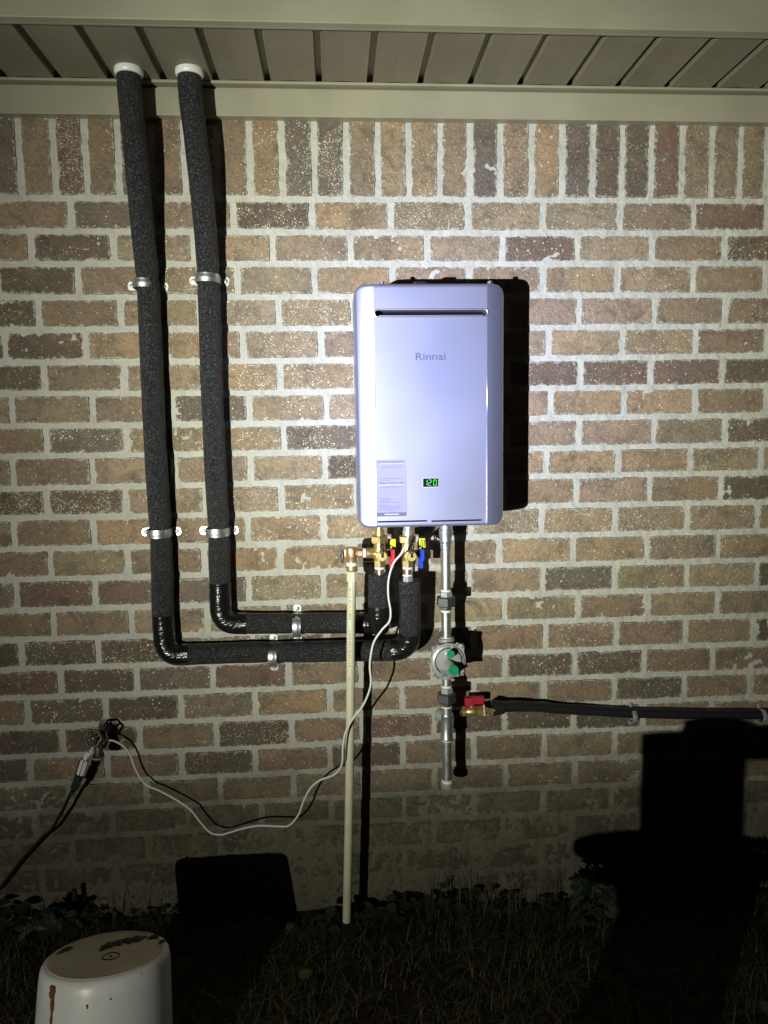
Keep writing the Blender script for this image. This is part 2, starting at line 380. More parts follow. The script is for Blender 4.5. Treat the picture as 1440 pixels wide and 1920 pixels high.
BRICKS = (
    "-836,-778,1966,2157,4,2,1;-761,-694,1966,2157,5,0,1;-677,-616,1966,2157,1,8,1;-599,-536,1966,2157,5,0,1;-519,-453,1966,2157,0,2,1;-437,-372,1966,2157,5,0,1;"
    "-355,-289,1966,2157,5,2,1;-272,-207,1966,2157,5,0,1;-190,-126,1966,2157,2,8,1;-108,-43,1966,2157,4,7,1;-26,38,1966,2157,4,9,1;56,120,1966,2157,5,1,1;"
    "137,200,1966,2157,2,0,1;217,282,1966,2157,2,5,1;298,360,1966,2157,5,0,1;378,440,1966,2157,4,0,1;458,523,1966,2157,5,6,1;540,605,1966,2157,2,1,1;"
    "623,686,1966,2157,4,1,1;703,767,1966,2157,0,0,1;783,845,1966,2157,0,0,1;862,928,1966,2157,1,0,1;945,1010,1966,2157,7,1,1;1026,1089,1966,2157,3,0,1;"
    "1105,1162,1966,2157,5,0,1;1180,1243,1966,2157,5,1,1;-840,-662,1885,1950,5,0,0;-643,-458,1885,1950,4,0,0;-440,-254,1884,1950,5,1,0;-237,-53,1884,1950,0,7,0;"
    "-36,151,1883,1951,2,2,0;169,353,1883,1952,3,8,0;373,554,1883,1952,7,3,0;571,764,1883,1952,7,2,0;779,966,1883,1952,5,2,0;981,1169,1884,1952,1,0,0;"
    "1186,1359,1884,1951,3,0,0;-938,-765,1805,1870,5,0,0;-747,-561,1804,1869,0,1,0;-542,-358,1804,1869,7,2,0;-341,-156,1804,1868,7,2,0;-140,46,1804,1868,7,1,0;"
    "62,246,1804,1868,2,4,0;264,446,1803,1867,7,1,0;463,650,1803,1867,1,3,0;665,853,1804,1868,7,1,0;870,1053,1804,1868,5,1,0;1071,1245,1804,1868,0,6,0;"
    "-836,-653,1722,1789,0,0,0;-636,-451,1721,1789,5,0,0;-434,-250,1721,1788,5,5,0;-233,-50,1720,1788,7,1,0;-34,154,1721,1788,2,1,0;171,357,1721,1788,6,1,0;"
    "375,556,1722,1788,6,1,0;575,759,1722,1788,2,1,0;777,969,1721,1788,2,4,0;985,1170,1721,1789,5,0,0;1186,1363,1721,1789,5,1,0;-933,-756,1640,1707,0,4,0;"
    "-740,-551,1640,1706,5,0,0;-533,-349,1640,1705,7,0,0;-333,-145,1640,1705,7,4,0;-130,50,1639,1705,2,7,0;67,248,1638,1706,0,0,0;266,452,1638,1706,0,1,0;"
    "470,655,1637,1706,6,0,0;672,863,1638,1706,6,0,0;881,1060,1638,1706,3,1,0;1080,1253,1638,1705,5,1,0;-1020,-845,1558,1624,0,0,0;-830,-641,1558,1624,0,0,0;"
    "-626,-440,1557,1624,2,1,0;-424,-242,1557,1624,2,1,0;-224,-38,1556,1624,7,6,0;-19,164,1556,1623,6,5,0;181,368,1556,1622,5,0,0;384,572,1556,1621,6,1,0;"
    "591,776,1556,1622,2,1,0;794,981,1557,1622,2,5,0;997,1183,1558,1623,5,0,0;1198,1379,1558,1623,3,1,0;-930,-753,1479,1542,0,1,0;-736,-551,1477,1542,5,0,0;"
    "-533,-347,1475,1541,7,2,0;-329,-148,1473,1541,2,8,0;-130,54,1474,1540,2,8,0;72,254,1475,1540,7,0,0;271,458,1476,1540,5,0,0;477,661,1476,1540,1,2,0;"
    "679,857,1476,1541,1,2,0;873,1059,1476,1542,1,1,0;1075,1254,1477,1542,0,0,0;-1016,-839,1396,1464,3,2,0;-823,-635,1395,1463,3,0,0;-619,-431,1394,1461,5,1,0;"
    "-414,-230,1393,1459,4,1,0;-214,-26,1392,1458,2,7,0;-10,174,1394,1459,6,6,0;191,377,1395,1460,5,0,0;394,580,1396,1461,6,2,0;597,785,1396,1461,2,1,0;"
    "801,985,1396,1461,2,2,0;1003,1186,1396,1461,5,0,0;1205,1383,1396,1461,0,0,0;-937,-758,1317,1380,5,0,0;-742,-553,1316,1379,4,9,0;-536,-346,1315,1378,2,5,0;"
    "-329,-142,1314,1376,2,7,0;-126,62,1314,1377,4,8,0;78,259,1314,1378,5,2,0;275,461,1314,1380,3,0,0;478,659,1314,1380,6,1,0;676,871,1314,1380,6,1,0;"
    "887,1072,1314,1380,3,1,0;1090,1268,1315,1380,0,5,0;-1026,-847,1232,1302,5,0,0;-832,-644,1232,1301,5,1,0;-629,-431,1233,1300,7,0,0;-415,-234,1233,1299,6,2,0;"
    "-216,-34,1234,1298,7,1,0;-18,166,1235,1298,0,4,0;182,367,1236,1298,5,0,0;383,569,1238,1298,2,3,0;587,771,1237,1298,2,2,0;788,976,1237,1299,2,2,0;"
    "992,1180,1236,1299,3,7,0;1197,1379,1236,1299,7,1,0;-948,-767,1155,1217,0,9,0;-750,-563,1154,1217,0,9,0;-547,-355,1152,1217,7,0,0;-338,-154,1151,1217,7,7,0;"
    "-136,49,1152,1219,2,8,0;66,248,1154,1220,7,0,0;267,451,1155,1221,5,0,0;470,655,1155,1222,2,1,0;673,864,1155,1222,6,3,0;879,1067,1154,1221,5,1,0;"
    "1082,1265,1153,1220,0,0,0;-1035,-857,1071,1139,5,1,0;-840,-651,1071,1139,5,0,0;-635,-443,1070,1137,2,0,0;-427,-245,1069,1136,5,1,0;-229,-43,1069,1136,2,8,0;"
    "-25,157,1071,1137,2,7,0;175,361,1072,1139,0,1,0;378,557,1074,1140,7,7,0;576,764,1073,1139,2,6,0;783,972,1072,1139,3,6,0;990,1176,1070,1138,3,5,0;"
    "1194,1376,1070,1137,5,0,0;-953,-768,990,1056,5,0,0;-753,-568,989,1055,3,0,0;-550,-366,989,1054,5,0,0;-347,-163,988,1053,2,0,0;-144,38,989,1054,2,0,0;"
    "56,238,990,1056,5,0,0;257,438,991,1057,2,1,0;457,648,991,1058,2,2,0;665,860,990,1057,2,3,0;875,1066,989,1056,5,3,0;1081,1267,987,1054,5,2,0;"
    "-1041,-862,906,974,3,2,0;-845,-657,906,974,1,0,0;-641,-447,906,973,1,0,0;-431,-249,905,973,4,0,0;-233,-47,906,973,7,5,0;-31,156,907,974,7,1,0;"
    "171,358,909,975,7,1,0;372,563,910,976,5,0,0;579,769,909,975,4,3,0;786,978,908,974,3,3,0;993,1183,907,972,7,1,0;1199,1383,906,971,0,0,0;"
    "-957,-771,826,890,5,0,0;-756,-566,825,890,5,0,0;-549,-363,824,890,7,0,0;-346,-156,823,890,7,0,0;-141,50,825,891,5,1,0;65,250,827,892,5,0,0;"
    "266,456,828,894,7,1,0;472,665,829,894,3,0,0;680,866,828,893,5,0,0;882,1069,827,892,7,2,0;1085,1271,826,891,3,0,0;-1042,-860,745,810,0,0,0;"
    "-842,-658,745,810,0,4,0;-642,-449,744,809,0,5,0;-434,-243,744,808,5,0,0;-227,-41,744,808,0,0,0;-24,162,744,810,3,0,0;178,368,744,812,0,0,0;"
    "384,572,744,814,5,0,0;589,777,744,813,5,6,0;793,978,744,812,5,0,0;996,1177,744,811,3,0,0;1195,1385,744,810,0,1,0;-947,-763,665,729,1,2,0;"
    "-745,-560,664,729,0,3,0;-544,-354,664,728,4,5,0;-339,-149,663,728,1,0,0;-131,51,664,728,5,1,0;69,254,664,728,5,1,0;271,458,664,728,5,0,0;"
    "474,659,664,728,0,4,0;675,859,663,728,0,3,0;876,1062,662,728,5,1,0;1078,1263,661,728,5,1,0;-1038,-855,581,649,3,1,0;-838,-647,581,649,4,4,0;"
    "-632,-445,581,648,0,3,0;-429,-243,581,648,5,5,0;-226,-38,581,648,2,0,0;-19,165,582,648,5,0,0;182,366,583,648,5,0,0;384,567,583,649,5,2,0;"
    "587,773,584,648,5,0,0;790,979,585,647,0,2,0;997,1175,584,646,5,0,0;1194,1382,583,645,7,2,0;-957,-767,499,565,0,0,0;-751,-560,498,565,0,0,0;"
    "-544,-351,497,565,5,1,0;-336,-145,496,565,0,5,0;-128,51,499,566,5,1,0;68,255,503,567,1,2,0;270,457,507,567,0,1,0;471,656,508,568,0,0,0;"
    "673,859,504,569,0,0,0;878,1062,501,569,5,1,0;1081,1267,501,567,5,2,0;-1047,-858,419,484,0,0,0;-840,-653,419,483,7,2,0;-635,-450,418,482,5,0,0;"
    "-433,-248,418,481,0,2,0;-232,-40,419,482,5,2,0;-25,165,420,486,0,0,0;182,366,422,489,5,0,0;385,572,423,493,5,1,0;588,777,422,490,7,1,0;"
    "795,981,420,486,7,1,0;1001,1182,420,486,3,2,0;1200,1393,420,486,3,0,0;-950,-760,338,403,7,2,0;-742,-551,338,403,7,1,0;-534,-347,339,403,3,0,0;"
    "-332,-145,339,402,3,1,0;-128,52,339,404,7,1,0;71,255,340,405,5,0,0;272,460,340,407,5,0,0;476,662,339,407,5,0,0;680,863,337,405,7,0,0;"
    "881,1067,336,405,3,2,0;1085,1274,336,405,7,0,0;-1042,-855,254,322,5,0,0;-838,-645,258,322,3,0,0;-630,-439,261,323,5,0,0;-423,-236,265,324,5,1,0;"
    "-218,-40,266,324,3,2,0;-23,167,264,324,7,2,0;182,369,262,324,5,0,0;386,569,260,324,3,0,0;587,771,257,322,5,0,0;788,970,254,320,5,0,0;"
    "989,1168,254,320,5,0,0;1188,1378,254,320,5,0,0;-955,-762,178,240,5,0,0;-744,-555,178,244,5,0,0;-536,-355,178,247,5,0,0;-338,-152,179,251,5,0,0;"
    "-137,49,179,249,5,0,0;63,251,179,248,3,2,0;268,453,179,246,5,0,0;469,658,177,243,5,1,0;673,856,173,240,0,0,0;873,1057,171,238,5,1,0;"
    "1074,1267,171,238,7,0,0;-1039,-847,95,162,5,0,0;-830,-647,95,162,0,1,0;-628,-442,95,163,5,0,0;-423,-238,95,163,5,0,0;-220,-36,95,163,5,1,0;"
    "-19,165,95,163,5,0,0;180,364,95,163,5,2,0;380,564,95,163,0,1,0;581,767,95,159,0,0,0;784,967,95,156,7,0,0;984,1170,95,156,5,0,0;"
    "1186,1383,95,156,5,1,0;-959,-764,14,79,7,0,0;-747,-557,14,79,5,2,0;-539,-356,14,79,5,0,0;-339,-154,14,79,5,0,0;-136,47,14,79,0,0,0;"
    "65,248,14,79,7,2,0;266,450,14,79,5,0,0;467,653,14,79,3,0,0;671,851,14,79,0,1,0;869,1051,14,79,5,2,0;1068,1263,14,79,5,1,0;"
    "1280,1478,14,79,0,0,0;-1046,-854,-68,-2,0,0,0;-838,-649,-68,-2,0,0,0;-633,-443,-68,-2,5,0,0;-427,-239,-68,-2,5,2,0;-223,-37,-68,-2,5,1,0;"
    "-19,161,-68,-2,5,0,0;179,361,-68,-2,5,1,0;379,561,-68,-2,7,2,0;578,766,-68,-2,5,0,0;783,964,-68,-2,5,0,0;981,1173,-68,-2,3,1,0;"
    "1190,1384,-68,-2,3,0,0")

# ================================================================== GROUND
def gz(x, y):
    return -0.012*x + 0.016*mnoise.noise(Vector((x*2.2, y*2.2, 0.3))) + 0.008*mnoise.noise(Vector((x*9, y*9, 1.7)))
mb = MB(); xs = [-40, -12, -5, -3] + list(np.arange(-1.8, 2.2, 0.04)) + [3.2, 5, 12, 40]
ys = [-40, -15, -6, -4, -3] + list(np.arange(-2.2, 0.001, 0.04)) + [0.05]
for y in ys:
    for x in xs: mb.v.append((x, y, gz(x, y) if abs(x) < 3 else -0.01))
nx = len(xs)
for j in range(len(ys)-1):
    for i in range(nx-1):
        a = j*nx+i; mb.f.append((a, a+1, a+nx+1, a+nx)); mb.mi.append(0)
tag(mb.build('ground', M_soil, smooth=True), 'dark bare soil in front of the brick wall', kind='structure')

# ================================================================== HOUSE (wall, eave)
house = thing('house', 'brown brick house wall with pale mortar under an almond vinyl eave', 'house', (0.1, 0.05, 0))
# mortar sheet with real relief
def vnoise(X, Z, s, seed):
    rs = np.random.RandomState(seed); g = rs.rand(256, 256)
    x = X*s+100; z = Z*s+100; xi = np.floor(x).astype(int); zi = np.floor(z).astype(int); fx = x-xi; fz = z-zi
    fx = fx*fx*(3-2*fx); fz = fz*fz*(3-2*fz)
    q = lambda a, b: g[(xi+a) % 256, (zi+b) % 256]
    return (q(0, 0)*(1-fx)+q(1, 0)*fx)*(1-fz)+(q(0, 1)*(1-fx)+q(1, 1)*fx)*fz-0.5
gx = np.concatenate([[-3.2, -2.2, -1.4], np.arange(-1.12, 1.56, 0.0055), [1.9, 2.6, 3.6]]); gzv = np.arange(-0.06, 2.19, 0.0055)
X, Z = np.meshgrid(gx, gzv)
Yh = 0.0004 + 0.0030*vnoise(X, Z, 60, 1) + 0.0036*vnoise(X, Z, 130, 2) + 0.0034*vnoise(X, Z, 22, 3) + 0.002*vnoise(X, Z, 7, 4)
Yh -= 0.0030*np.clip((0.42-Z)/0.25, 0, 1)   # splashed mud fills the lowest joints
wall_me = bpy.data.meshes.new('wall')
V = np.c_[X.ravel(), Yh.ravel(), Z.ravel()]; nx = len(gx); nz = len(gzv)
I = (np.arange(nz-1)[:, None]*nx+np.arange(nx-1)[None, :]).ravel()
F = np.c_[I, I+1, I+nx+1, I+nx]
wall_me.vertices.add(len(V)); wall_me.vertices.foreach_set('co', V.ravel())
wall_me.loops.add(F.size); wall_me.loops.foreach_set('vertex_index', F.ravel().astype(np.int32))
wall_me.polygons.add(len(F)); wall_me.polygons.foreach_set('loop_start', np.arange(0, F.size, 4, dtype=np.int32))
wall_me.polygons.foreach_set('use_smooth', [True]*len(F))
wall_me.materials.append(M_mortar); wall_me.update(); wall_me.validate()
wall = bpy.data.objects.new('wall', wall_me); col.objects.link(wall); adopt(wall, house)

# bricks: x0, x1, z0, z1 in mm, tone, amount of sand grains, 1 = soldier course
BR = [tuple(int(v) for v in q.split(',')) for q in BRICKS.split(';')]
TONES = [(0.125, 0.093, 0.071), (0.195, 0.118, 0.093), (0.396, 0.273, 0.165), (0.309, 0.24, 0.156), (0.163, 0.133, 0.113), (0.31, 0.22, 0.147), (0.38, 0.267, 0.197), (0.387, 0.291, 0.193)]
def brick_mesh(w, h, seed, wob=0.0011):
    rs = random.Random(seed); nl, nsd = (24, 9) if w > h else (9, 24)
    P = []
    for k in range(nl): P.append((-w/2+w*k/nl, -h/2, 0, -1))
    for k in range(nsd): P.append((w/2, -h/2+h*k/nsd, 1, 0))
    for k in range(nl): P.append((w/2-w*k/nl, h/2, 0, 1))
    for k in range(nsd): P.append((-w/2, h/2-h*k/nsd, -1, 0))
    n = len(P); out = []; fr = []
    ph = [rs.uniform(0, 9) for _ in range(4)]; chip = 0
    for i, (x, z, a, b) in enumerate(P):
        cx = abs(x) > w/2-0.003 and abs(z) > h/2-0.003
        if chip == 0 and rs.random() < 0.035: chip = rs.choice([1, 2, 3])
        o = rs.uniform(-wob, wob*0.8) - (0.0012 if cx else 0) + 0.0006*math.sin(i*0.45+ph[0]) - (0.0022 if chip else 0)
        chip = max(0, chip-1)
        sx = math.copysign(1, x) if (a or cx) else 0; sz = math.copysign(1, z) if (b or cx) else 0
        out.append((x+sx*(o+0.0025), 0.009, z+sz*(o+0.0025))); fr.append((x+sx*(o-0.0004), -0.0023+rs.uniform(-0.0006, 0.0006), z+sz*(o-0.0004)))
    mb = MB()
    inner = [(q[0]-math.copysign(min(0.009, abs(q[0])*0.5), q[0]), -0.0031+rs.uniform(-0.0004, 0.0004), q[2]-math.copysign(min(0.009, abs(q[2])*0.5), q[2])) for q in fr]
    fs = [(i, (i+1) % n, n+(i+1) % n, n+i) for i in range(n)] + [(n+i, n+(i+1) % n, 2*n+(i+1) % n, 2*n+i) for i in range(n)] + [tuple(2*n+i for i in range(n))]
    mb.add(out+fr+inner, fs); me_ = bpy.data.meshes.new('brick'); me_.from_pydata(mb.v, [], mb.f); me_.materials.append(M_brick)
    at_ = me_.attributes.new('edge', 'FLOAT', 'POINT'); at_.data.foreach_set('value', [0.0]*(2*n)+[1.0]*n)
    me_.polygons.foreach_set('use_smooth', [True]*len(mb.f)); me_.set_sharp_from_angle(angle=math.radians(35)); me_.update(); return me_
STR = [brick_mesh(0.186, 0.0657, 100+i) for i in range(14)]; SOL = [brick_mesh(0.062, 0.190, 300+i) for i in range(7)]
rnd = random.Random(5); nb = 0
def lay(x0, x1, z0, z1, tone, sand, sol):
    w, h = (x1-x0)/1000, (z1-z0)/1000
    o = bpy.data.objects.new('brick', rnd.choice(SOL if sol else STR)); col.objects.link(o)
    if sol: sx, sz = w/0.062, h/0.190
    else: sx, sz = w/0.186, h/0.0657
    if rnd.random() < 0.5: sx = -sx
    o.matrix_world = Matrix.Translation(((x0+x1)/2000, rnd.uniform(-0.0012, 0.0010), (z0+z1)/2000)) @ Matrix.Rotation(rnd.uniform(-0.006, 0.006), 4, 'Y') @ Matrix.Diagonal((sx, 1, sz, 1))
    k = rnd.uniform(0.88, 1.12); c = TONES[tone]
    o.color = (c[0]*k*rnd.uniform(0.95, 1.05), c[1]*k, c[2]*k*rnd.uniform(0.95, 1.05), min(1.0, 0.06+(sand/9.0)**1.15*0.60))
    mw = o.matrix_world.copy(); o.parent = wall; o.matrix_basis = mw
    return o
# wall itself sits at world origin under the house empty
cover = []
for b in BR:
    if b[3] < 14: continue
    lay(*b); nb += 1
    cover.append(b)
# the courses beyond the frame: one joined piece
mb = MB(); rows = {}
for b in cover: rows.setdefault(1 if b[6] else 100+round((b[2]+b[3])/2/81.3), []).append(b)
def side_brick(x0, x1, z0, z1):
    box(mb, x0/1000, x1/1000, -0.0045, 0.012, z0/1000, z1/1000)
for k, bs in rows.items():
    l = min(bs, key=lambda b: b[0]); r = max(bs, key=lambda b: b[1]); st_ = 80 if k == 1 else 203
    x = l[0]-17
    while x > -3100: side_brick(x-(st_-17), x, l[2], l[3]); x -= st_
    x = r[1]+17
    while x < 3500: side_brick(x, x+(st_-17), r[2], r[3]); x += st_
so = mb.build('brick', M_brick, wall); so['kind'] = 'stuff'; so.color = (*TONES[5], 0.12)

# frieze board, channel, soffit panels, fascia, roof
mb = MB(); box(mb, -3.2, 3.6, -0.028, 0.03, 2.1490, 2.2130, 0.0012); fb = mb.build('frieze_board', M_vinyl, house)
mb = MB(); box(mb, -3.2, 3.6, -0.029, -0.0285, 2.1500, 2.1530); box(mb, -3.2, 3.6, -0.018, 0.03, 2.2131, 2.2300)
box(mb, -3.2, 3.6, -0.046, -0.0185, 2.2190, 2.2255, 0.0015); mb.build('channel', M_vinyl, house)
SZ = 2.2262
sof = MB(); box(sof, -3.2, 3.6, -0.30, 0.02, SZ+0.0145, SZ+0.018); sof = sof.build('soffit', M_vinyl, house)
def panel_mesh():
    pr = [(0.0075, 0.014), (0.009, 0.0), (0.0105, -0.0018), (0.014, -0.0012), (0.060, 0.0004), (0.112, -0.0012), (0.1165, -0.0018), (0.118, 0.0), (0.1195, 0.014)]
    yy = [-0.0465, -0.12, -0.20, -0.287]; vs = []; fs = []
    for y in yy:
        for x, z in pr: vs.append((x, y, z))
    n = len(pr)
    for j in range(len(yy)-1):
        for i in range(n-1): a = j*n+i; fs.append((a, a+1, a+n+1, a+n))
    me_ = bpy.data.meshes.new('soffit_panel'); me_.from_pydata(vs, [], fs); me_.materials.append(M_soffit); me_.update(); return me_
pm = panel_mesh(); x = -0.649-0.1265*20-0.0
for i in range(48):
    o = bpy.data.objects.new('soffit_panel', pm); col.objects.link(o); o.location = (x+0.1265*i, 0, SZ)
    o.parent = sof
mb = MB(); box(mb, -3.2, 3.6, -0.336, -0.315, 2.2140, 2.44, 0.002); box(mb, -3.2, 3.6, -0.3149, -0.3085, 2.2140, 2.2165); box(mb, -3.2, 3.6, -0.3149, -0.289, 2.2330, 2.2400); box(mb, -3.2, 3.6, -0.289, -0.2865, 2.2262, 2.2420)
mb.build('fascia', M_vinyl, house)
mb = MB()
vs = [(-3.3, -0.38, 2.44), (3.7, -0.38, 2.44), (3.7, 3.0, 4.1), (-3.3, 3.0, 4.1), (-3.3, -0.38, 2.46), (3.7, -0.38, 2.46), (3.7, 3.0, 4.12), (-3.3, 3.0, 4.12)]
mb.add(vs, [(0, 3, 2, 1), (4, 5, 6, 7), (0, 1, 5, 4), (1, 2, 6, 5), (2, 3, 7, 6), (3, 0, 4, 7)]); mb.build('roof', M_shingle, house)

# ================================================================== WATER HEATER
L_, R_ = at(667, 760, 0.205).x, at(942.5, 760, 0.205).x
ZT, ZB = at(805, 533, 0.225).z, at(805, 987, 0.225).z
HX, HZ, HW, HH = (L_+R_)/2, (ZT+ZB)/2, (R_-L_)/2, (ZT-ZB)/2
heater = thing('water_heater', 'silver tankless water heater with green digits, hung on the brick wall', 'water heater', (HX, 0, ZB))
XC = HW-0.0445; CR = 0.024; FD = 0.235
def hx(px, py): return at(px, py, FD).x-HX
def hz(px, py): return at(px, py, FD).z-HZ
def fdepth(x, z):
    a = abs(x); D = FD
    if a > XC:
        s = (a-XC)/(HW-XC); D -= (HW-XC)*(0.20*s+0.22*s*s)
    stp = min(1, max(0, (0.10-z)/0.30)); stp = stp*stp*(3-2*stp)*0.0045
    if a < XC-0.001: D -= stp
    elif a < XC+0.0006: D -= stp*(1-(a-(XC-0.001))/0.0016)
    zt = HH-cornerdrop(a)
    for e in (HW-a, zt-abs(z)):
        if e < 0.007: D -= 0.007-math.sqrt(max(0, 0.007**2-(0.007-e)**2))
    return D
def cornerdrop(a):
    q = a-(HW-CR)
    return 0 if q <= 0 else CR-math.sqrt(max(0, CR*CR-q*q))
xs = sorted(set([round(v, 6) for v in list(np.linspace(-XC+0.0012, XC-0.0012, 25)) + [s*(XC+d) for s in (-1, 1) for d in (-0.001, -0.0005, 0, 0.0006, 0.002, 0.005, 0.009, 0.013, 0.017, 0.021, 0.025, 0.029, 0.032, 0.035, 0.0375, 0.039, 0.0405, 0.042, 0.0431, 0.0438, 0.0443, HW-XC)]]))
zu = [-1+t for t in (0, .0012, .003, .006, .010, .016, .024)] + list(np.linspace(-0.96, 0.96, 65)) + [1-t for t in (.024, .016, .010, .006, .003, .0012, 0)]
vs = []; fs = []; nc = len(xs); nr = len(zu)
for x in xs:
    zt = HH-cornerdrop(abs(x))
    for u in zu: vs.append((HX+x, -fdepth(x, u*zt), HZ+u*zt))
for i in range(nc-1):
    for j in range(nr-1): a = i*nr+j; fs.append((a, a+nr, a+nr+1, a+1))
loop = [i*nr+nr-1 for i in range(nc)] + [(nc-1)*nr+j for j in range(nr-2, -1, -1)] + [i*nr for i in range(nc-2, -1, -1)] + [j for j in range(1, nr-1)]
n0 = len(vs)
for q in loop: vs.append((vs[q][0], -0.145, vs[q][2]))
nl = len(loop)
for k in range(nl):
    a, b = loop[k], loop[(k+1) % nl]; fs.append((a, b, n0+(k+1) % nl, n0+k))
fs.append(tuple(n0+k for k in range(nl))[::-1])
mb = MB().add(vs, fs); cov = mb.build('front_cover', M_cab)
import bmesh
bm = bmesh.new(); bm.from_mesh(cov.data); bmesh.ops.recalc_face_normals(bm, faces=bm.faces); bm.to_mesh(cov.data); bm.free()
# exhaust slot and the two bottom slots are cut out of the cover
def stadium(x0, x1, z, r, n=10):
    p = []
    for k in range(n+1): a = -math.pi/2+math.pi*k/n; p.append((x1-r+r*math.cos(a), z+r*math.sin(a)))
    for k in range(n+1): a = math.pi/2+math.pi*k/n; p.append((x0+r+r*math.cos(a), z+r*math.sin(a)))
    return p
def prism(p, y0, y1):
    n = len(p); vs = [(HX+a, y0, HZ+b) for a, b in p]+[(HX+a, y1, HZ+b) for a, b in p]
    fs = [(i, (i+1) % n, n+(i+1) % n, n+i) for i in range(n)]+[tuple(range(n))[::-1], tuple(n+i for i in range(n))]
    return vs, fs
SL = (hx(701.5, 587), hx(915, 587)); SZ_ = hz(808, 587); SR = 0.0090
B1 = (hx(708, 978), hx(802, 978), hz(755, 978)); B2 = (hx(809, 977), hx(905, 977), hz(857, 976.5))
cut = MB()
for p, y1 in ((stadium(SL[0], SL[1], SZ_, SR), -0.185), (stadium(B1[0], B1[1], B1[2], 0.0019, 4), -0.205), (stadium(B2[0], B2[1], B2[2], 0.0019, 4), -0.205)):
    vs_, fs_ = prism(p, -0.26, y1); cut.add(vs_, fs_)
cut = cut.build('cutter', M_cab)
bm = bmesh.new(); bm.from_mesh(cut.data); bmesh.ops.recalc_face_normals(bm, faces=bm.faces); bm.to_mesh(cut.data); bm.free()
md = cov.modifiers.new('b', 'BOOLEAN'); md.object = cut; md.operation = 'DIFFERENCE'; md.solver = 'EXACT'
bpy.context.view_layer.update()
me2 = bpy.data.meshes.new_from_object(cov.evaluated_get(bpy.context.evaluated_depsgraph_get()))
cov.modifiers.clear(); cov.data = me2; cov.data.name = 'front_cover'; bpy.data.objects.remove(cut)
cov.data.polygons.foreach_set('use_smooth', [True]*len(cov.data.polygons)); cov.data.set_sharp_from_angle(angle=math.radians(24)); adopt(cov, heater)
# rim, duct
mb = MB(); pp = [(HX+a, -FD-0.0004, HZ+b) for a, b in stadium(SL[0]+0.0006, SL[1]-0.0006, SZ_, SR-0.0006)]; pp.append(pp[0]); tube(mb, pp, 0.0021, 8, cap=False)
mb.build('vent_rim', M_chrome, heater, smooth=True)
mb = MB(); vs_, fs_ = prism(stadium(SL[0]+0.001, SL[1]-0.001, SZ_, SR-0.0008), -0.196, -0.190); mb.add(vs_, fs_)
duct = mb.build('exhaust_duct', M_dark, heater)
mb = MB(); box(mb, HX+SL[0]+0.012, HX+SL[1]-0.010, -0.2325, -0.212, HZ+SZ_-0.0080, HZ+SZ_-0.0040, 0.0006); mb.build('duct_lip', M_chrome, duct)
mb = MB()
for q in (B1, B2): vs_, fs_ = prism(stadium(q[0], q[1], q[2], 0.0017, 4), -0.212, -0.209); mb.add(vs_, fs_)
mb.build('slot_liner', M_dark, heater)
# rear case, wall bracket, top details
mb = MB(); box(mb, HX-HW+0.002, HX+HW-0.002, -0.1455, -0.022, ZB+0.003, ZT-0.003, 0.006); mb.build('case', M_cabd, heater)
mb = MB(); box(mb, HX-0.09, HX+0.09, -0.022, -0.006, ZT-0.05, ZT+0.012, 0.002); box(mb, HX-0.09, HX+0.09, -0.022, -0.006, ZB-0.012, ZB+0.05, 0.002); mb.build('wall_bracket', M_cabd, heater)
for px in (712, 905):
    p = at(px, 530, 0.12); mb = MB(); lathe(mb, (p.x, -0.205, ZT-0.003), (0, 0, 1), [(0, .009), (.007, .009), (.008, .006), (.013, .0055), (.014, .003)], 12); mb.build('top_screw', M_galv, heater, True, 30)
p = at(783, 528, 0.16); mb = MB(); box(mb, p.x-0.015, p.x+0.015, -0.215, -0.16, ZT-0.004, ZT+0.0088, 0.003); mb.build('top_cap', M_blackp, heater)
# lettering, sticker, display
def fpt(px, py, d=0.0): 
    p = at(px, py, FD+d); return p
p = fpt(807, 669); text_mesh('Rinnai', 0.024, 'lettering', M_logo, heater, (p.x, -FD-0.0003, p.z), 0.0003, width=fpt(835, 669).x-fpt(779, 669).x, bold=0.010)
yst = -0.2318
def plate(px0, px1, py0, py1, y, th, name, m, par):
    a = at((px0+px1)/2, py0, -y); c = at((px0+px1)/2, py1, -y); l = at(px0, (py0+py1)/2, -y); r = at(px1, (py0+py1)/2, -y)
    mb = MB(); box(mb, l.x, r.x, y, y+th, c.z, a.z); return mb.build(name, m, par)
sy = -(FD-0.0045)-0.0009
st = plate(702.5, 762, 862, 961, sy, 0.0004, 'sticker', M_stick, heater)
plate(703, 762, 961, 968, sy-0.0001, 0.0004, 'sticker_footer', M_stick2, st)
def tline(s, px, py, wpx, size, m, ital=0):
    p = at(px, py, -sy+0.0002); w = at(px+wpx/2, py, -sy).x-at(px-wpx/2, py, -sy).x
    text_mesh(s, size, 'print', m, st, (p.x, sy-0.0003, p.z), 0.00015, width=w, italic=ital, bold=0.02)
tline('ACTION REQUIRED', 733, 866.3, 50, 0.0068, M_stick2)
tline('Rinnai Control App', 734.5, 905.5, 48, 0.0066, M_stick2, 0.25)
mb = MB()
for (x0, x1, y) in [(712,754,871.5),(714,757,875),(715,752,878),(712,756,897.5),(712,742,900.5),(722,746,911.5),(714,755,914),(712,730,934),(712,737,936.8),(712,732,939.8),(712,752,942.4),(712,726,947),(712,754,949.6),(712,751,952.4),(712,752,955.2),(727,742,958)]:
    a = at(x0, y, -sy); c = at(x1, y, -sy); box(mb, a.x, c.x, sy-0.0003, sy, a.z-0.0004, a.z+0.0004)
mb.build('small_print', M_stick2, st)
mb = MB()
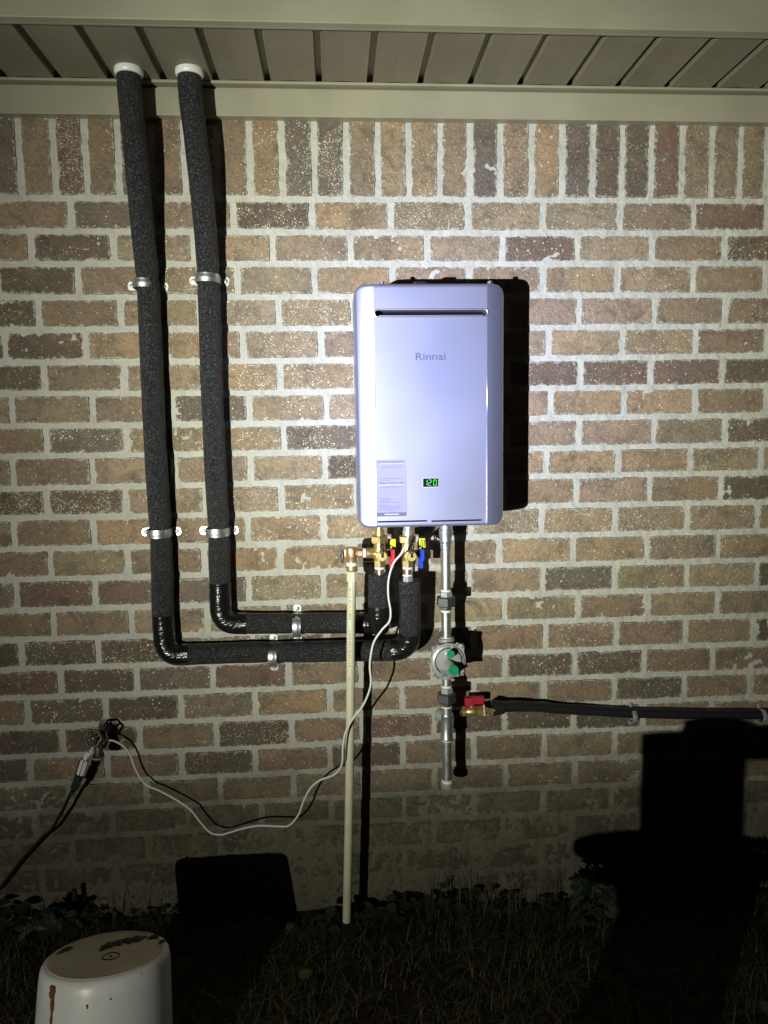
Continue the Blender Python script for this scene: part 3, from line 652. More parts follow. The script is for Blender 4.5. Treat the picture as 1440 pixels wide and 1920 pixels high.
for (x0, x1, y) in [(711, 757, 870.2), (710, 758, 909.5)]:
    a = at(x0, y, -sy); c = at(x1, y, -sy); box(mb, a.x, c.x, sy-0.0003, sy, a.z-0.0004, a.z+0.0004)
a = at(721, 964.5, -sy); c = at(748, 964.5, -sy); box(mb, a.x, c.x, sy-0.0004, sy, a.z-0.0008, a.z+0.0008)
mb.build('pale_rule', M_paper, st)
dis = plate(792.6, 822.6, 896.4, 913.6, sy+0.0004, 0.0010, 'display', M_paper, heater); plate(793.2, 822, 897, 913, sy-0.0002, 0.0006, 'display_window', M_dark, dis)
def seg7(cx, cz, w, h, t, on, m, name):
    mb = MB(); y = sy-0.0006
    q = {'a': (0, h/2, 1), 'g': (0, 0, 1), 'd': (0, -h/2, 1), 'f': (-w/2, h/4, 0), 'b': (w/2, h/4, 0), 'e': (-w/2, -h/4, 0), 'c': (w/2, -h/4, 0)}
    for k in on:
        x, z, hor = q[k]
        dx, dz = (w/2-t*0.3, t/2) if hor else (t/2, h/4-t*0.3)
        box(mb, cx+x-dx, cx+x+dx, y, y+0.0004, cz+z-dz, cz+z+dz)
    mb.build(name, m, dis)
for px, on, m_ in ((798.2, 'bc', M_led), (806.0, 'abged', M_led2), (815.6, 'abcdef', M_led)):
    p = at(px, 905, -sy); seg7(p.x, p.z, 0.0066, 0.0138, 0.0018, on, m_, 'digit')

# ================================================================== INSULATED PIPES
FR = 0.0285
PINCH = [(lambda q: (q.x, 0, q.z))(at(px_, py_, 0.0)) for px_, py_ in ((278.5, 536), (393.5, 526), (303.5, 994), (411.5, 992), (558, 1167), (514, 1222))]
def foam_pipe(name_label, foam_runs, tape_runs, collar_at=None, stubs=(), loc=None):
    root = thing('insulated_pipe', name_label, 'insulated pipe', loc or foam_runs[0][0], 'foam insulated water pipes')
    for pts, r in foam_runs:
        mb = MB(); P = resample(pts, 0.006); rr = []
        for q in P:
            k_ = 1.0
            for c_ in PINCH:
                d_ = (Vector((q.x, 0, q.z))-Vector(c_)).length
                if q.y > -.07: k_ -= 0.10*math.exp(-(d_/0.020)**2)
            rr.append(r*k_*(1+0.012*mnoise.noise(q*9)))
        tube(mb, P, rr, 22, jitter=0.035)
        mb.build('foam_sleeve', M_foam, root, True, 50)
    for pts, r in tape_runs:
        mb = MB(); P = resample(pts, 0.006); rr = []
        for i, q in enumerate(P): rr.append(r*(1+0.012*mnoise.noise(q*45)+ (0.012 if (i//5) % 2 else 0)))
        tube(mb, P, rr, 24, jitter=0.03); mb.build('tape_wrap', M_tape, root, True, 50)
    if collar_at:
        mb = MB(); lathe(mb, (collar_at.x, collar_at.y, SZ-0.0005), (0, 0, -1), [(0, .0335), (.006, .0345), (.012, .0330), (.015, .0305), (.015, .027)], 32, cap=False)
        mb.build('collar', M_collar, root, True, 40)
    return root
def split(P, i0, i1): return P[i0:i1+1]
# outer pipe: soffit -> down -> elbow -> along the wall -> forward -> up to the cold valve
top = at(241, 120, 0.093); top.z = SZ+0.01
A = [top, at(243.5, 180, .090), at(256, 300, .080), at(268, 440, .052), at(278, 535, .036), at(285, 700, .034), at(292, 850, .034), at(301, 995, .033), at(304.5, 1080, .033), at(305, 1140, .034)]
A = catmull(A, 10)
zy = at(430, 1224, .033).z
B = [A[-1], Vector((at(306, 1150, .034).x, -.034, zy)), Vector((at(505, 1222, .033).x, -.033, at(505, 1222, .033).z)), Vector((at(640, 1222, .040).x, -.042, at(640, 1221, .042).z)), Vector((at(768, 1222, .085).x, -.090, at(768, 1218, .085).z)), at(768, 1130, .108), at(768, 1088, .112)]
B = fillet(B, [.045, .06, .08, .05, .04], 9)
# index of tape pieces by position
def cutruns(P, tests):
    runs = []; cur = [P[0]]; curt = tests(P[0])
    for q in P[1:]:
        t = tests(q); cur.append(q)
        if t != curt: runs.append((curt, cur)); cur = [q]; curt = t
    runs.append((curt, cur)); return runs
Bf = resample(A+B[1:], 0.006)
xe = at(352, 1225, .033).x; ze = at(300, 1149, .033).z; xr = at(715, 1225, .08).x; zr = at(768, 1196, .09).z
def tA(q): return (q.x < xe and q.z < ze) or (q.x > at(735, 1225, .08).x and q.z < at(768, 1185, .09).z)
rn = cutruns(Bf, tA)
pipeA = foam_pipe('outer black foam insulated pipe, leftmost, dropping from the soffit and turning right', [(r, FR) for t, r in rn if not t], [(r, FR*1.02) for t, r in rn if t], top, loc=Bf[0])
# inner pipe
top = at(355, 122, 0.093); top.z = SZ+0.01
A = [top, at(357, 180, .090), at(372, 300, .080), at(384, 420, .055), at(391, 525, .036), at(396.5, 700, .034), at(402.5, 850, .034), at(410.5, 995, .033), at(411.5, 1060, .033), at(413, 1095, .033)]
A = catmull(A, 10)
B = [A[-1], Vector((at(414, 1167, .034).x, -.034, at(414, 1169, .034).z)), Vector((at(640, 1168, .034).x, -.034, at(640, 1168, .034).z)), Vector((at(712, 1168, .036).x, -.045, at(712, 1168, .045).z)), Vector((at(711, 1170, .118).x, -.118, at(711, 1173, .118).z)), at(711.5, 1100, .122), at(712, 1076, .122)]
B = fillet(B, [.045, .02, .03, .04, .02], 9)
Bf = resample(A+B[1:], 0.006)
x1 = at(462, 1168, .033).x; z1 = at(413, 1090, .033).z
def tB(q): return (q.x < x1 and q.z < z1) or (q.x > at(672, 1168, .035).x and q.z < at(711, 1139, .12).z)
rn = cutruns(Bf, tB)
pipeB = foam_pipe('inner black foam insulated pipe, running from the soffit to the red lever valve', [(r, FR) for t, r in rn if not t], [(r, FR*1.02) for t, r in rn if t], top, loc=Bf[0])

# ================================================================== PIPE STRAPS
def strap(c, ang, R, w=0.0215, label='', group='', tabl=0.023, mat_=None):
    """c: point on the wall face under the pipe centre; ang: direction along the pipe (0 = vertical pipe)"""
    mat_ = mat_ or M_galv
    t = thing('pipe_strap', label, 'strap', c, group)
    M = Matrix.Translation((c[0], -0.004, c[2])) @ Matrix.Rotation(ang, 4, 'Y')
    def ribbon(prof, w, th, rib=0.0):
        mb = MB(); n = len(prof); vs = []; fs = []
        W = [(-w/2, 0), (-w*0.22, 0), (-w*0.12, rib), (w*0.12, rib), (w*0.22, 0), (w/2, 0)]
        nor = []
        for i in range(n):
            a = Vector((*prof[max(i-1, 0)], 0)); b = Vector((*prof[min(i+1, n-1)], 0)); d = (b-a).normalized(); nor.append((-d.y, d.x))
        k = len(W)
        for i, (x, y) in enumerate(prof):
            for z, r in W: vs.append((x+nor[i][0]*(th/2+r), y+nor[i][1]*(th/2+r), z))
            for z, r in W: vs.append((x-nor[i][0]*(th/2-r), y-nor[i][1]*(th/2-r), z))
        for i in range(n-1):
            o = i*2*k
            for j in range(k-1):
                fs.append((o+j, o+j+1, o+2*k+j+1, o+2*k+j)); fs.append((o+k+j+1, o+k+j, o+3*k+j, o+3*k+j+1))
            fs.append((o, o+2*k, o+3*k, o+k)); fs.append((o+k-1, o+2*k-1, o+4*k-1, o+3*k-1))
        fs.append(tuple(range(k))+tuple(range(2*k-1, k-1, -1))); o = (n-1)*2*k; fs.append(tuple(o+q for q in list(range(k))[::-1]+list(range(k, 2*k))))
        mb.add(xform(vs, M), fs); return mb
    # arch profile in (x, y): y negative = out of the wall
    pr = [(-R-0.001, 0.0), (-R-0.001, -0.008)]
    cy = -R*1.13 if R > .02 else -R*1.05
    for k in range(19):
        a = math.pi-math.pi*k/18; pr.append((math.cos(a)*(R+0.001), cy-math.sin(a)*(R+0.001)*0.98))
    pr += [(R+0.001, -0.008), (R+0.001, 0.0)]
    ribbon(pr[::-1], w, 0.0016, 0.0007).build('band', mat_, t, True, 40)
    for s in (-1, 1):
        mb = MB(); n = 8; p = []
        x0, x1 = s*(R-0.001), s*(R+tabl); hw = w/2
        out = [(x0, -hw), (x1-s*hw*0.6, -hw)] + [(x1-s*hw*0.6+s*hw*0.6*math.sin(a), -hw*math.cos(a)) for a in np.linspace(0.2, math.pi-0.2, 7)] + [(x1-s*hw*0.6, hw), (x0, hw)]
        m_ = len(out); vs = [(a, -0.0010, b) for a, b in out]+[(a, 0.0008, b) for a, b in out]
        mb.add(xform(vs, M), [tuple(range(m_)), tuple(m_+k for k in range(m_))[::-1]]+[(k, (k+1) % m_, m_+(k+1) % m_, m_+k) for k in range(m_)])
        tb = mb.build('tab', mat_, t)
        mb = MB(); c3 = M @ Vector((s*(R+tabl*0.52), -0.0012, 0)); lathe(mb, c3, (0, -1, 0), [(0, .0062), (.001, .0062), (.0012, .0046), (.0045, .0044), (.005, .003)], 12); lathe(mb, c3+Vector((0, -.005, 0)), (0, -1, 0), [(0, .003), (.0004, .001)], 6)
        mb.build('screw', M_iron if mat_ is M_iron else M_dull, tb, True, 30)
    return t
G6 = 'straps over the foam insulated pipes'
def sp(px, py): q = at(px, py, 0.0); return (q.x, 0, q.z)
strap(sp(278.5, 538), 0.03, FR, label='metal strap on the outer insulated pipe, upper of its two', group=G6)
strap(sp(393.5, 528), 0.02, FR, label='metal strap on the inner insulated pipe, upper of its two', group=G6)
strap(sp(303.5, 996), 0.0, FR, label='metal strap on the outer insulated pipe, lower of its two', group=G6)
strap(sp(411.5, 994), 0.0, FR, label='metal strap on the inner insulated pipe, lower of its two', group=G6)
strap(sp(558, 1167), math.pi/2+0.01, FR, label='metal strap across the upper horizontal insulated pipe', group=G6)
strap(sp(514, 1222), math.pi/2, FR, label='metal strap across the lower horizontal insulated pipe', group=G6)

# ================================================================== ISOLATION VALVES
def hexnut(mb, p, axis, h, r, mi=0, ch=0.12):
    lathe(mb, p, axis, [(0, r*0.9), (h*ch, r), (h*(1-ch), r), (h, r*0.9)], 6, mi, rot=math.pi/6)
VD = 0.124
def zat(px, py, d=VD): return at(px, py, d).z
def iso_valve(px, label, mhandle, red):
    c = at(px, 1040, VD); x = c.x
    t = thing('isolation_valve', label, 'valve', (x, -VD, c.z), 'brass isolation valves under the heater')
    Z = lambda py: zat(px, py)
    def lz(mb, y0, y1, prof_r, seg=20): lathe(mb, (x, -VD, Z(y1)), (0, 0, 1), [(0, prof_r), (Z(y0)-Z(y1), prof_r)], seg)
    mb = MB(); lathe(mb, (x, -VD, Z(1005)), (0, 0, 1), [(0, .0125), (Z(995)-Z(1005), .0125), (Z(992)-Z(1005), .0105), (ZB-Z(1005)+.002, .0105)], 20); mb.build('nipple', M_brass if red else M_dull, t, True, 30)
    mb = MB(); hexnut(mb, (x, -VD, Z(1017.5)), (0, 0, 1), Z(1004)-Z(1017.5), .0232); mb.build('union_nut', M_brass, t)
    mb = MB()
    lathe(mb, (x, -VD, Z(1052)), (0, 0, 1), [(0, .013), (.008, .0145), (.014, .0165), (Z(1034)-Z(1052), .0172), (Z(1026)-Z(1052), .015), (Z(1017)-Z(1052), .0135)], 20)
    lathe(mb, (x, -VD, Z(1040)), (0, -1, 0), [(0, .0125), (.020, .0125), (.024, .0115)], 16)   # front port
    lathe(mb, (x, -VD, Z(1038)), (1, 0, 0), [(0, .011), (.021, .0095), (.022, .006), (.028, .006)], 14)   # stem side
    if red:
        lathe(mb, (x, -VD, zat(px, 1036.5)), (-1, 0, 0), [(0, .013), (.012, .013), (.013, .0135), (.033, .0135), (.034, .012)], 20)
    mb.build('body', M_brass, t, True, 30)
    mb = MB(); lathe(mb, (x, -VD, Z(1049.5)), (0, 0, -1), [(0, .0155), (.001, .0158)], 6); hexnut(mb, (x, -VD, Z(1063)), (0, 0, 1), Z(1050)-Z(1063), .0155, ch=.06); mb.build('lower_nut', M_brass, t)
    mb = MB(); lathe(mb, (x, -VD, Z(1066.5)), (0, 0, 1), [(0, .0135), (Z(1062.5)-Z(1066.5), .0142)], 18); mb.build('thread_tape', M_ptfe, t, True, 40)
    if red:
        mb = MB(); lathe(mb, (x, -VD, Z(1080)), (0, 0, 1), [(0, .0115), (Z(1074)-Z(1080), .0118), (Z(1066)-Z(1080), .0122)], 18); mb.build('pipe_stub', M_copper, t, True, 40)
    else:
        mb = MB(); lathe(mb, (x, -VD+.006, Z(1078)), (0, 0, 1), [(0, .0120), (Z(1066)-Z(1078), .0122)], 18); mb.build('pipe_stub', M_copper, t, True, 40)
        mb = MB(); lathe(mb, (x, -VD+.006, Z(1080)), (0, 0, 1), [(0, .0135), (.004, .0135)], 18); mb.build('thread_tape', M_ptfe, t, True, 40)
        mb = MB(); hexnut(mb, (x, -VD+.008, Z(1094)), (0, 0, 1), Z(1079.5)-Z(1094), .0138); mb.build('adapter_nut', M_dull, t)
    # front cap with its lanyard
    cz = zat(px+4.5, 1043.5, VD+.03); cx = at(px+5, 1043, VD+.03).x if red else at(px+7.5, 1043, VD+.03).x
    mb = MB(); lathe(mb, (cx, -VD-.022, cz), (0, -1, 0), [(0, .0128), (.001, .0133), (.0065, .0133), (.0075, .0120), (.0080, .0118)], 28); cap = mb.build('cap', M_brass, t, True, 30)
    mb = MB(); tube(mb, [(cx, -VD-.032, cz-.001), (cx-.002, -VD-.034, cz+.006), (cx-.007, -VD-.030, cz+.017), (cx-.004, -VD-.022, cz+.028), (cx+.004, -VD-.020, cz+.030)], .0015, 8)
    tube(mb, [(cx, -VD-.032, cz-.001), (cx+.001, -VD-.034, cz+.008), (cx+.004, -VD-.030, cz+.02), (cx+.005, -VD-.022, cz+.029), (cx-.001, -VD-.019, cz+.030)], .0015, 8); lathe(mb, (cx, -VD-.030, cz), (0, -1, 0), [(0, .0035), (.003, .0033)], 10)
    mb.build('lanyard', M_blackp, cap, True, 50)
    # lever on the right side
    lx = at(px+22 if red else px+24.5, 1030, VD).x
    mb = MB(); lathe(mb, (x+.021, -VD, Z(1038)), (1, 0, 0), [(0, .0085), (lx-x-.021, .0085)], 14); mb.build('stem', M_blackp, t, True, 40)
    z1, z2 = at(px+22, 1030, VD).z, at(px+22, 1064, VD).z
    prof = [(-.0015, 0), (.0075, 0), (.0075, -.55), (.004, -.62), (.004, -1.0), (-.0055, -1.0), (-.0055, -.52), (-.0015, -.42)]
    h = z1-z2; vs = [(lx+a, -VD-.011, z1+b*h) for a, b in prof]+[(lx+a, -VD+.011, z1+b*h) for a, b in prof]; n = len(prof)
    mb = MB(); mb.add(vs, [tuple(range(n)), tuple(n+k for k in range(n))[::-1]]+[(k, (k+1) % n, n+(k+1) % n, n+k) for k in range(n)]); lev = mb.build('lever', mhandle, t)
    # tag
    tx = at(px+24.5 if red else px+27, 1018, VD-.01)
    mb = MB(); wv = .0070 if red else .0080
    pr = [(-wv, .5), (wv, .5), (wv, -.5), (wv*.6, -.5), (-wv, -.22)]; hh = .020 if red else .024
    vs = [(tx.x+a, -VD+.009-0.002*k/4, tx.z+b*hh) for k, (a, b) in enumerate(pr)]+[(tx.x+a, -VD+.0097, tx.z+b*hh) for a, b in pr]; n = 5
    mb.add(vs, [tuple(range(n)), tuple(n+k for k in range(n))[::-1]]+[(k, (k+1) % n, n+(k+1) % n, n+k) for k in range(n)]); tg = mb.build('paper_tag', M_yellow, t)
    mb = MB(); box(mb, tx.x-wv, lx+.002, -VD+.006, -VD+.0075, tx.z-hh*.5-.003, tx.z-hh*.5+.002); mb.build('tag_strip', M_brass, tg)
    if not red:
        mb = MB()
        for k in range(3):
            a = -.006+.0045*k; vs = [(tx.x+a, -VD+.0062, tx.z-.010), (tx.x+a+.0016, -VD+.0062, tx.z-.010), (tx.x+a+.0042, -VD+.0062, tx.z+.010), (tx.x+a+.0026, -VD+.0062, tx.z+.010)]
            mb.add(vs, [(0, 1, 2, 3)])
        mb.build('tag_stripe', M_blackp, tg)
    return t, x
hot, hxv = iso_valve(712, 'brass isolation valve with a red lever under the heater', M_red, True)
cold, cxv = iso_valve(764.5, 'brass isolation valve with a blue lever under the heater', M_blue, False)

# ================================================================== RELIEF VALVE ELBOW AND DISCHARGE PIPE
PD = 0.120
pr = thing('relief_valve', 'bronze relief valve screwed into the left port of the red lever valve', 'relief valve', at(660, 1040, PD))
c = at(660, 1040, PD); xe = hxv-.034
mb = MB(); lathe(mb, (xe-.0015, -VD, zat(690, 1036.5)), (-1, 0, 0), [(0, .0122), (.006, .0125), (.0075, .0115)], 18); mb.build('thread_tape', M_ptfe, pr, True, 40)
zc = zat(690, 1036.5)
mb = MB(); hexnut(mb, (c.x+.0135, -VD, zc), (1, 0, 0), xe-.008-c.x-.0135, .0118, ch=.2); mb.build('side_nut', M_bronze, pr)
mb = MB(); zt = zat(660, 1025.5, PD); zb = zat(660, 1055, PD)
lathe(mb, (c.x-.001, -VD, zb), (0, 0, 1), [(0, .0125), (.012, .0130), (.017, .0155), (zt-zb-.004, .0160), (zt-zb-.001, .0150), (zt-zb, .011)], 24)
lathe(mb, (c.x, -VD, zc), (1, 0, 0), [(0, .0115), (.016, .0115)], 18)
box(mb, c.x-.0045, c.x+.0055, -VD-.0185, -VD-.012, zb+.017, zt-.004, .0012); box(mb, c.x-.019, c.x-.012, -VD-.006, -VD+.006, zb+.016, zt-.005, .0012)
mb.build('body', M_bronze, pr, True, 35)
zz = lambda py: zat(658, py, PD)
mb = MB(); lathe(mb, (c.x-.001, -VD+.001, zz(1060)), (0, 0, 1), [(0, .0142), (.004, .0148), (zb-zz(1060)+.002, .0135)], 20); mb.build('thread_tape', M_ptfe, pr, True, 50)
dp = thing('discharge_pipe', 'cream plastic pipe running down from the bronze elbow to the weeds', 'drain pipe', at(650, 1727, PD))
mb = MB(); lathe(mb, (c.x-.001, -PD, zz(1070)), (0, 0, 1), [(0, .0140), (.003, .0150), (.006, .0142), (.009, .0150), (zz(1060)-zz(1070), .0142)], 20); mb.build('threaded_end', M_bronze, dp, True, 30)
mb = MB(); lathe(mb, (c.x-.001, -PD, zz(1090)), (0, 0, 1), [(0, .0140), (.001, .0148), (zz(1072)-zz(1090), .0150), (zz(1070.5)-zz(1090), .0135)], 8, rot=.39); mb.build('adapter', M_cream, dp, True, 30)
pp = [at(659, 1088, PD), at(658.3, 1150, PD), at(657.5, 1250, PD), at(656, 1400, PD), at(653.5, 1560, PD), at(650, 1727, PD)]
pp[0].x = c.x-.001
mb = MB(); tube(mb, resample(catmull(pp, 6), .02), .0112, 22); pipe = mb.build('pipe', M_cream, dp, True, 50)
mb = MB(); rs = random.Random(2); y = 1105
for k in range(46):
    q = at(655.5+(0.6 if y > 1250 else 0.9)-((y-1105)*0.008), y, PD+.0118); ln = rs.uniform(.0012, .0040)
    if k in (14, 15, 30, 31): y += 9; continue
    wv = rs.uniform(.0010, .0022)
    box(mb, q.x-wv, q.x+wv, -PD-.0117, -PD-.0104, q.z-ln/2, q.z+ln/2); y += rs.uniform(3.0, 6.2)
    if y > 1275: break
mb.build('faint_print', M_print, pipe)

# ================================================================== GAS LINE
GD = 0.112
gl = thing('gas_line', 'galvanised steel gas pipe with unions hanging below the heater, capped at its foot', 'gas pipe', at(836, 1480, GD))
gx = at(837, 1240, GD).x
gZ = lambda py: zat(837, py, GD)
def seg(y0, y1, r, name, m, n=22, prof=None, x=gx, par=gl, hexa=False):
    mb = MB()
    if hexa: hexnut(mb, (x, -GD, gZ(y1)), (0, 0, 1), gZ(y0)-gZ(y1), r)
    else:
        h = gZ(y0)-gZ(y1); lathe(mb, (x, -GD, gZ(y1)), (0, 0, 1), prof or [(0, r), (h, r)], n)
    return mb.build(name, m, par, not hexa, 35)
h = ZB-gZ(1018)
seg(985, 1018, .018, 'coupling', M_galv, prof=[(0, .0148), (.004, .0165), (.010, .0150), (.020, .0175), (.034, .0182), (.036, .0165), (h, .0165)])
seg(1014, 1030, .015, 'collar', M_galv, prof=[(0, .0135), (.003, .0146), (.007, .0138), (.012, .0150), (gZ(1014)-gZ(1030), .0145)])
seg(1022, 1107, .0126, 'upper_pipe', M_galv)
def tape(y0, y1, r=.0140): seg(y0, y1, r, 'thread_tape', M_ptfe)
tape(1105, 1108.5)
def union(y0, y1, y2, y3):
    a = seg(y0, y1+1, .0165, 'union', M_dull, hexa=True)
    b = seg(y1, y2, .0262, 'union_nut', M_iron, hexa=True, par=a)
    d = seg(y2-1, y3, .0150, 'union_tail', M_iron, hexa=True, par=a)
union(1108.5, 1118, 1136, 1143)
tape(1143, 1147)
seg(1146, 1195, .0128, 'middle_pipe', M_galv)
seg(1194, 1198, .0150, 'thread_tape', M_ptfe)
# below the regulator
seg(1271, 1286, .0125, 'short_nipple', M_galv); tape(1284.5, 1288)
union(1288, 1298.5, 1316, 1323)
tape(1323, 1325.5, .0145)
seg(1325, 1340, .0140, 'short_nipple', M_galv)
te = seg(1338, 1386, .0165, 'tee', M_galv, prof=[(0, .0172), (.004, .0178), (.008, .0163), (.040, .0160), (gZ(1338)-gZ(1386)-.008, .0165), (gZ(1338)-gZ(1386)-.004, .0180), (gZ(1338)-gZ(1386), .0172)])
mb = MB(); tz = gZ(1345); lathe(mb, (gx, -GD+.004, tz), (-.75, .66, 0), [(0, .0150), (.018, .0155), (.020, .0180), (.027, .0180), (.028, .0160)], 22); q = mb.build('side_outlet', M_dull, te, True, 35)
VG = 0.050
bz = zat(890, 1333, VG); bz0 = gZ(1352)
mb = MB(); bxx = at(868, 1333, VG).x
tube(mb, fillet([(gx, -GD+.004, bz0), (gx+.004, -VG, bz), (bxx+.002, -VG, bz)], [.02], 8), .0125, 18); lathe(mb, (gx+.016, -VG, bz), (1, 0, 0), [(0, .0135), (.002, .0165), (.008, .0165), (.010, .0135)], 18)
mb.build('branch_nipple', M_iron, te, True, 35)
tape(1384.5, 1388.5, .0152)
seg(1386, 1463, .0128, 'drip_leg', M_galv); tape(1461, 1466, .0150)
seg(1466, 1480, .02, 'end_cap', M_dull, prof=[(0, .010), (.003, .0155), (.008, .0182), (gZ(1466)-gZ(1480)-.001, .0182), (gZ(1466)-gZ(1480), .0160)])

# regulator
rg = thing('gas_regulator', 'round grey gas regulator with two green caps on the gas pipe', 'gas regulator', at(842, 1240, GD))
rc = at(841.5, 1240.5, GD+.045)
fw = (at(874, 1240, GD+.04).x-at(809, 1240, GD+.04).x)/2
mb = MB()
pl = []
for k in range(48):
    ang = k/48*2*math.pi; dd_ = abs((ang-math.pi/4+math.pi/4) % (math.pi/2)-math.pi/4); rr_ = fw*(1.0+.27*math.exp(-(dd_/.20)**2)); pl.append((rr_*math.cos(ang), rr_*math.sin(ang)))
n = len(pl); y0 = -(GD+.026); y1 = -(GD+.036)
vs = [(rc.x+a, y0, rc.z+b) for a, b in pl]+[(rc.x+a, y1, rc.z+b) for a, b in pl]
mb.add(vs, [tuple(n+k for k in range(n))[::-1], tuple(range(n))]+[(k, (k+1) % n, n+(k+1) % n, n+k) for k in range(n)])
mb.build('flange', M_dull, rg)
mb = MB(); lathe(mb, (rc.x, -(GD+.020), rc.z), (0, 1, 0), [(0, fw*.92), (.010, fw*.88), (.028, fw*.6), (.034, fw*.35)], 28)
lathe(mb, (gx, -GD, gZ(1271)), (0, 0, 1), [(0, .0175), (.004, .0185), (.010, .0150), (gZ(1209)-gZ(1271), .0170), (gZ(1205)-gZ(1271), .0150), (gZ(1203)-gZ(1271), .0205), (gZ(1196)-gZ(1271), .0215), (gZ(1195)-gZ(1271), .0190)], 22)
mb.build('body', M_dull, rg, True, 35)
mb = MB(); R0 = fw*.90
lathe(mb, (rc.x, -(GD+.0355), rc.z), (0, -1, 0), [(0, R0), (.005, R0), (.006, R0*.93), (.0065, R0*.90), (.0025, R0*.88), (.0025, R0*.84), (.0070, R0*.82), (.0085, R0*.78), (.0090, R0*.55), (.0095, 0.0005)], 48); dm = mb.build('diaphragm_cover', M_dull, rg, True, 25)
mb = MB(); lathe(mb, (rc.x, -(GD+.0385), rc.z), (0, -1, 0), [(0, R0*.885), (.0004, R0*.885), (.0004, R0*.835), (0, R0*.835)], 48, cap=False); mb.build('groove', M_dark, dm)
mb = MB()
for k in range(14):
    a = k/14*2*math.pi; u = Vector((math.cos(a), 0, math.sin(a))); p0 = Vector((rc.x, -(GD+.042), rc.z))+u*R0*.82; p1 = Vector((rc.x, -(GD+.0415), rc.z))+u*R0*.99; tube(mb, [p0, p1], .0008, 5)
mb.build('rib', M_dull, dm)
for k in range(4):
    a = math.pi/4+k*math.pi/2; p0 = (rc.x+fw*1.16*math.cos(a), -(GD+.036), rc.z+fw*1.16*math.sin(a)); mb = MB(); lathe(mb, p0, (0, -1, 0), [(0, .0050), (.003, .0048), (.0045, .003)], 12); mb.build('screw', M_galv, rg, True, 35)
mb = MB(); p0 = at(857, 1208, GD+.036); lathe(mb, (p0.x, -(GD+.033), p0.z), (0, -1, 0), [(0, .0042), (.003, .0042)], 12); mb.build('lug', M_dull, rg, True, 35)
# posts with green caps standing out of the cover (they point a little to the right, as in the photograph)
for (pa, pb, r_, rcap, ln) in (((839, 1228), (845, 1226), .0080, .0100, .020), ((839, 1241), (850, 1256), .0110, .0135, .030)):
    b0 = at(*pa, GD+.044); b1 = at(*pb, GD+.044+ln); ax = (b1-b0)
    mb = MB(); lathe(mb, b0, ax, [(0, r_), (ax.length, r_*.96)], 20); post = mb.build('post', M_dull, rg, True, 35)
    mb = MB(); lathe(mb, b1, (0.02, -1, 0.0), [(0, rcap*.95), (.001, rcap), (.005, rcap), (.006, rcap*.92), (.006, rcap*.45), (.0035, rcap*.40), (.0035, 0.0003)] if rcap > .012 else [(0, rcap*.95), (.001, rcap), (.0045, rcap), (.0055, rcap*.92)], 28)
    if rcap < .012: box(mb, b1.x-rcap*.7, b1.x+rcap*.7, b1.y-.0066, b1.y-.0050, b1.z-.0008, b1.z+.0008)
    mb.build('green_cap', M_green, rg, True, 35)
p0 = at(828, 1257, GD+.047); p1 = at(860, 1268, GD+.047); mb = MB(); box(mb, p0.x, p1.x, -(GD+.050), -(GD+.047), p1.z, p0.z); mb.build('label_plate', M_galv, rg)
mb = MB()
for k, (xa, xb) in enumerate(((832, 846), (832, 852))):
    a = at(xa, 1260+3.5*k, GD+.050); b = at(xb, 1260+3.5*k, GD+.05); box(mb, a.x, b.x, -(GD+.0504), -(GD+.050), a.z-.0005, a.z+.0005)
mb.build('plate_print', M_iron, rg)

# brass shut-off valve with crimson lever
bv = thing('gas_valve', 'small brass gas valve with a crimson lever beside the steel tee', 'valve', at(888, 1333, VG))
xa = lambda px: at(px, 1333, VG).x
mb = MB(); w1 = xa(909)-xa(867)
lathe(mb, (xa(866), -VG, bz), (1, 0, 0), [(0, .0125), (.010, .0130), (.012, .0115), (.018, .0135), (.028, .0150), (.040, .0135), (.044, .0115), (w1-.004, .0125), (w1, .0125)], 18)
mb.build('body', M_brass, bv, True, 35)
mb = MB(); hexnut(mb, (xa(866)-.001, -VG, bz), (1, 0, 0), .013, .0142); mb.build('hex_end', M_brass, bv); mb = MB(); hexnut(mb, (xa(896), -VG, bz), (1, 0, 0), .014, .0145); mb.build('hex_end', M_brass, bv)
mb = MB(); vs = []; n = 14
for k in range(n):
    a = k/n*2*math.pi; r_ = .0165*(1.15 if k % 4 == 0 else .85); vs.append((r_*math.cos(a), r_*math.sin(a)))
V0 = [(xa(906), -VG+a, bz+b) for a, b in vs]+[(xa(907.5), -VG+a, bz+b) for a, b in vs]
mb.add(V0, [tuple(range(n)), tuple(n+k for k in range(n))[::-1]]+[(k, (k+1) % n, n+(k+1) % n, n+k) for k in range(n)]); mb.build('tape_scrap', M_ptfe, bv)
mb = MB(); lathe(mb, (xa(907), -VG, bz), (1, 0, 0), [(0, .0095), (.010, .0090), (.012, .0060), (xa(930)-xa(907), .0055)], 14); mb.build('flare_tail', M_brass, bv, True, 35)
mb = MB(); lathe(mb, (xa(884), -VG-.001, bz+.010), (0, 0, 1), [(0, .0060), (.008, .0055)], 12); mb.build('stem', M_brass, bv, True, 35)
zl0, zl1 = zat(888, 1323, VG), zat(888, 1306, VG)
mb = MB(); box(mb, xa(871.5), xa(887.5), -VG-.012, -VG+.010, zl0+.002, zl1-.001, .0022); box(mb, xa(886), xa(907), -VG-.009, -VG+.007, zl0+.006, zl1, .0022); box(mb, xa(878), xa(885), -VG-.006, -VG+.004, zl0-.004, zl0+.004, .001)
mb.build('lever', M_pink, bv)

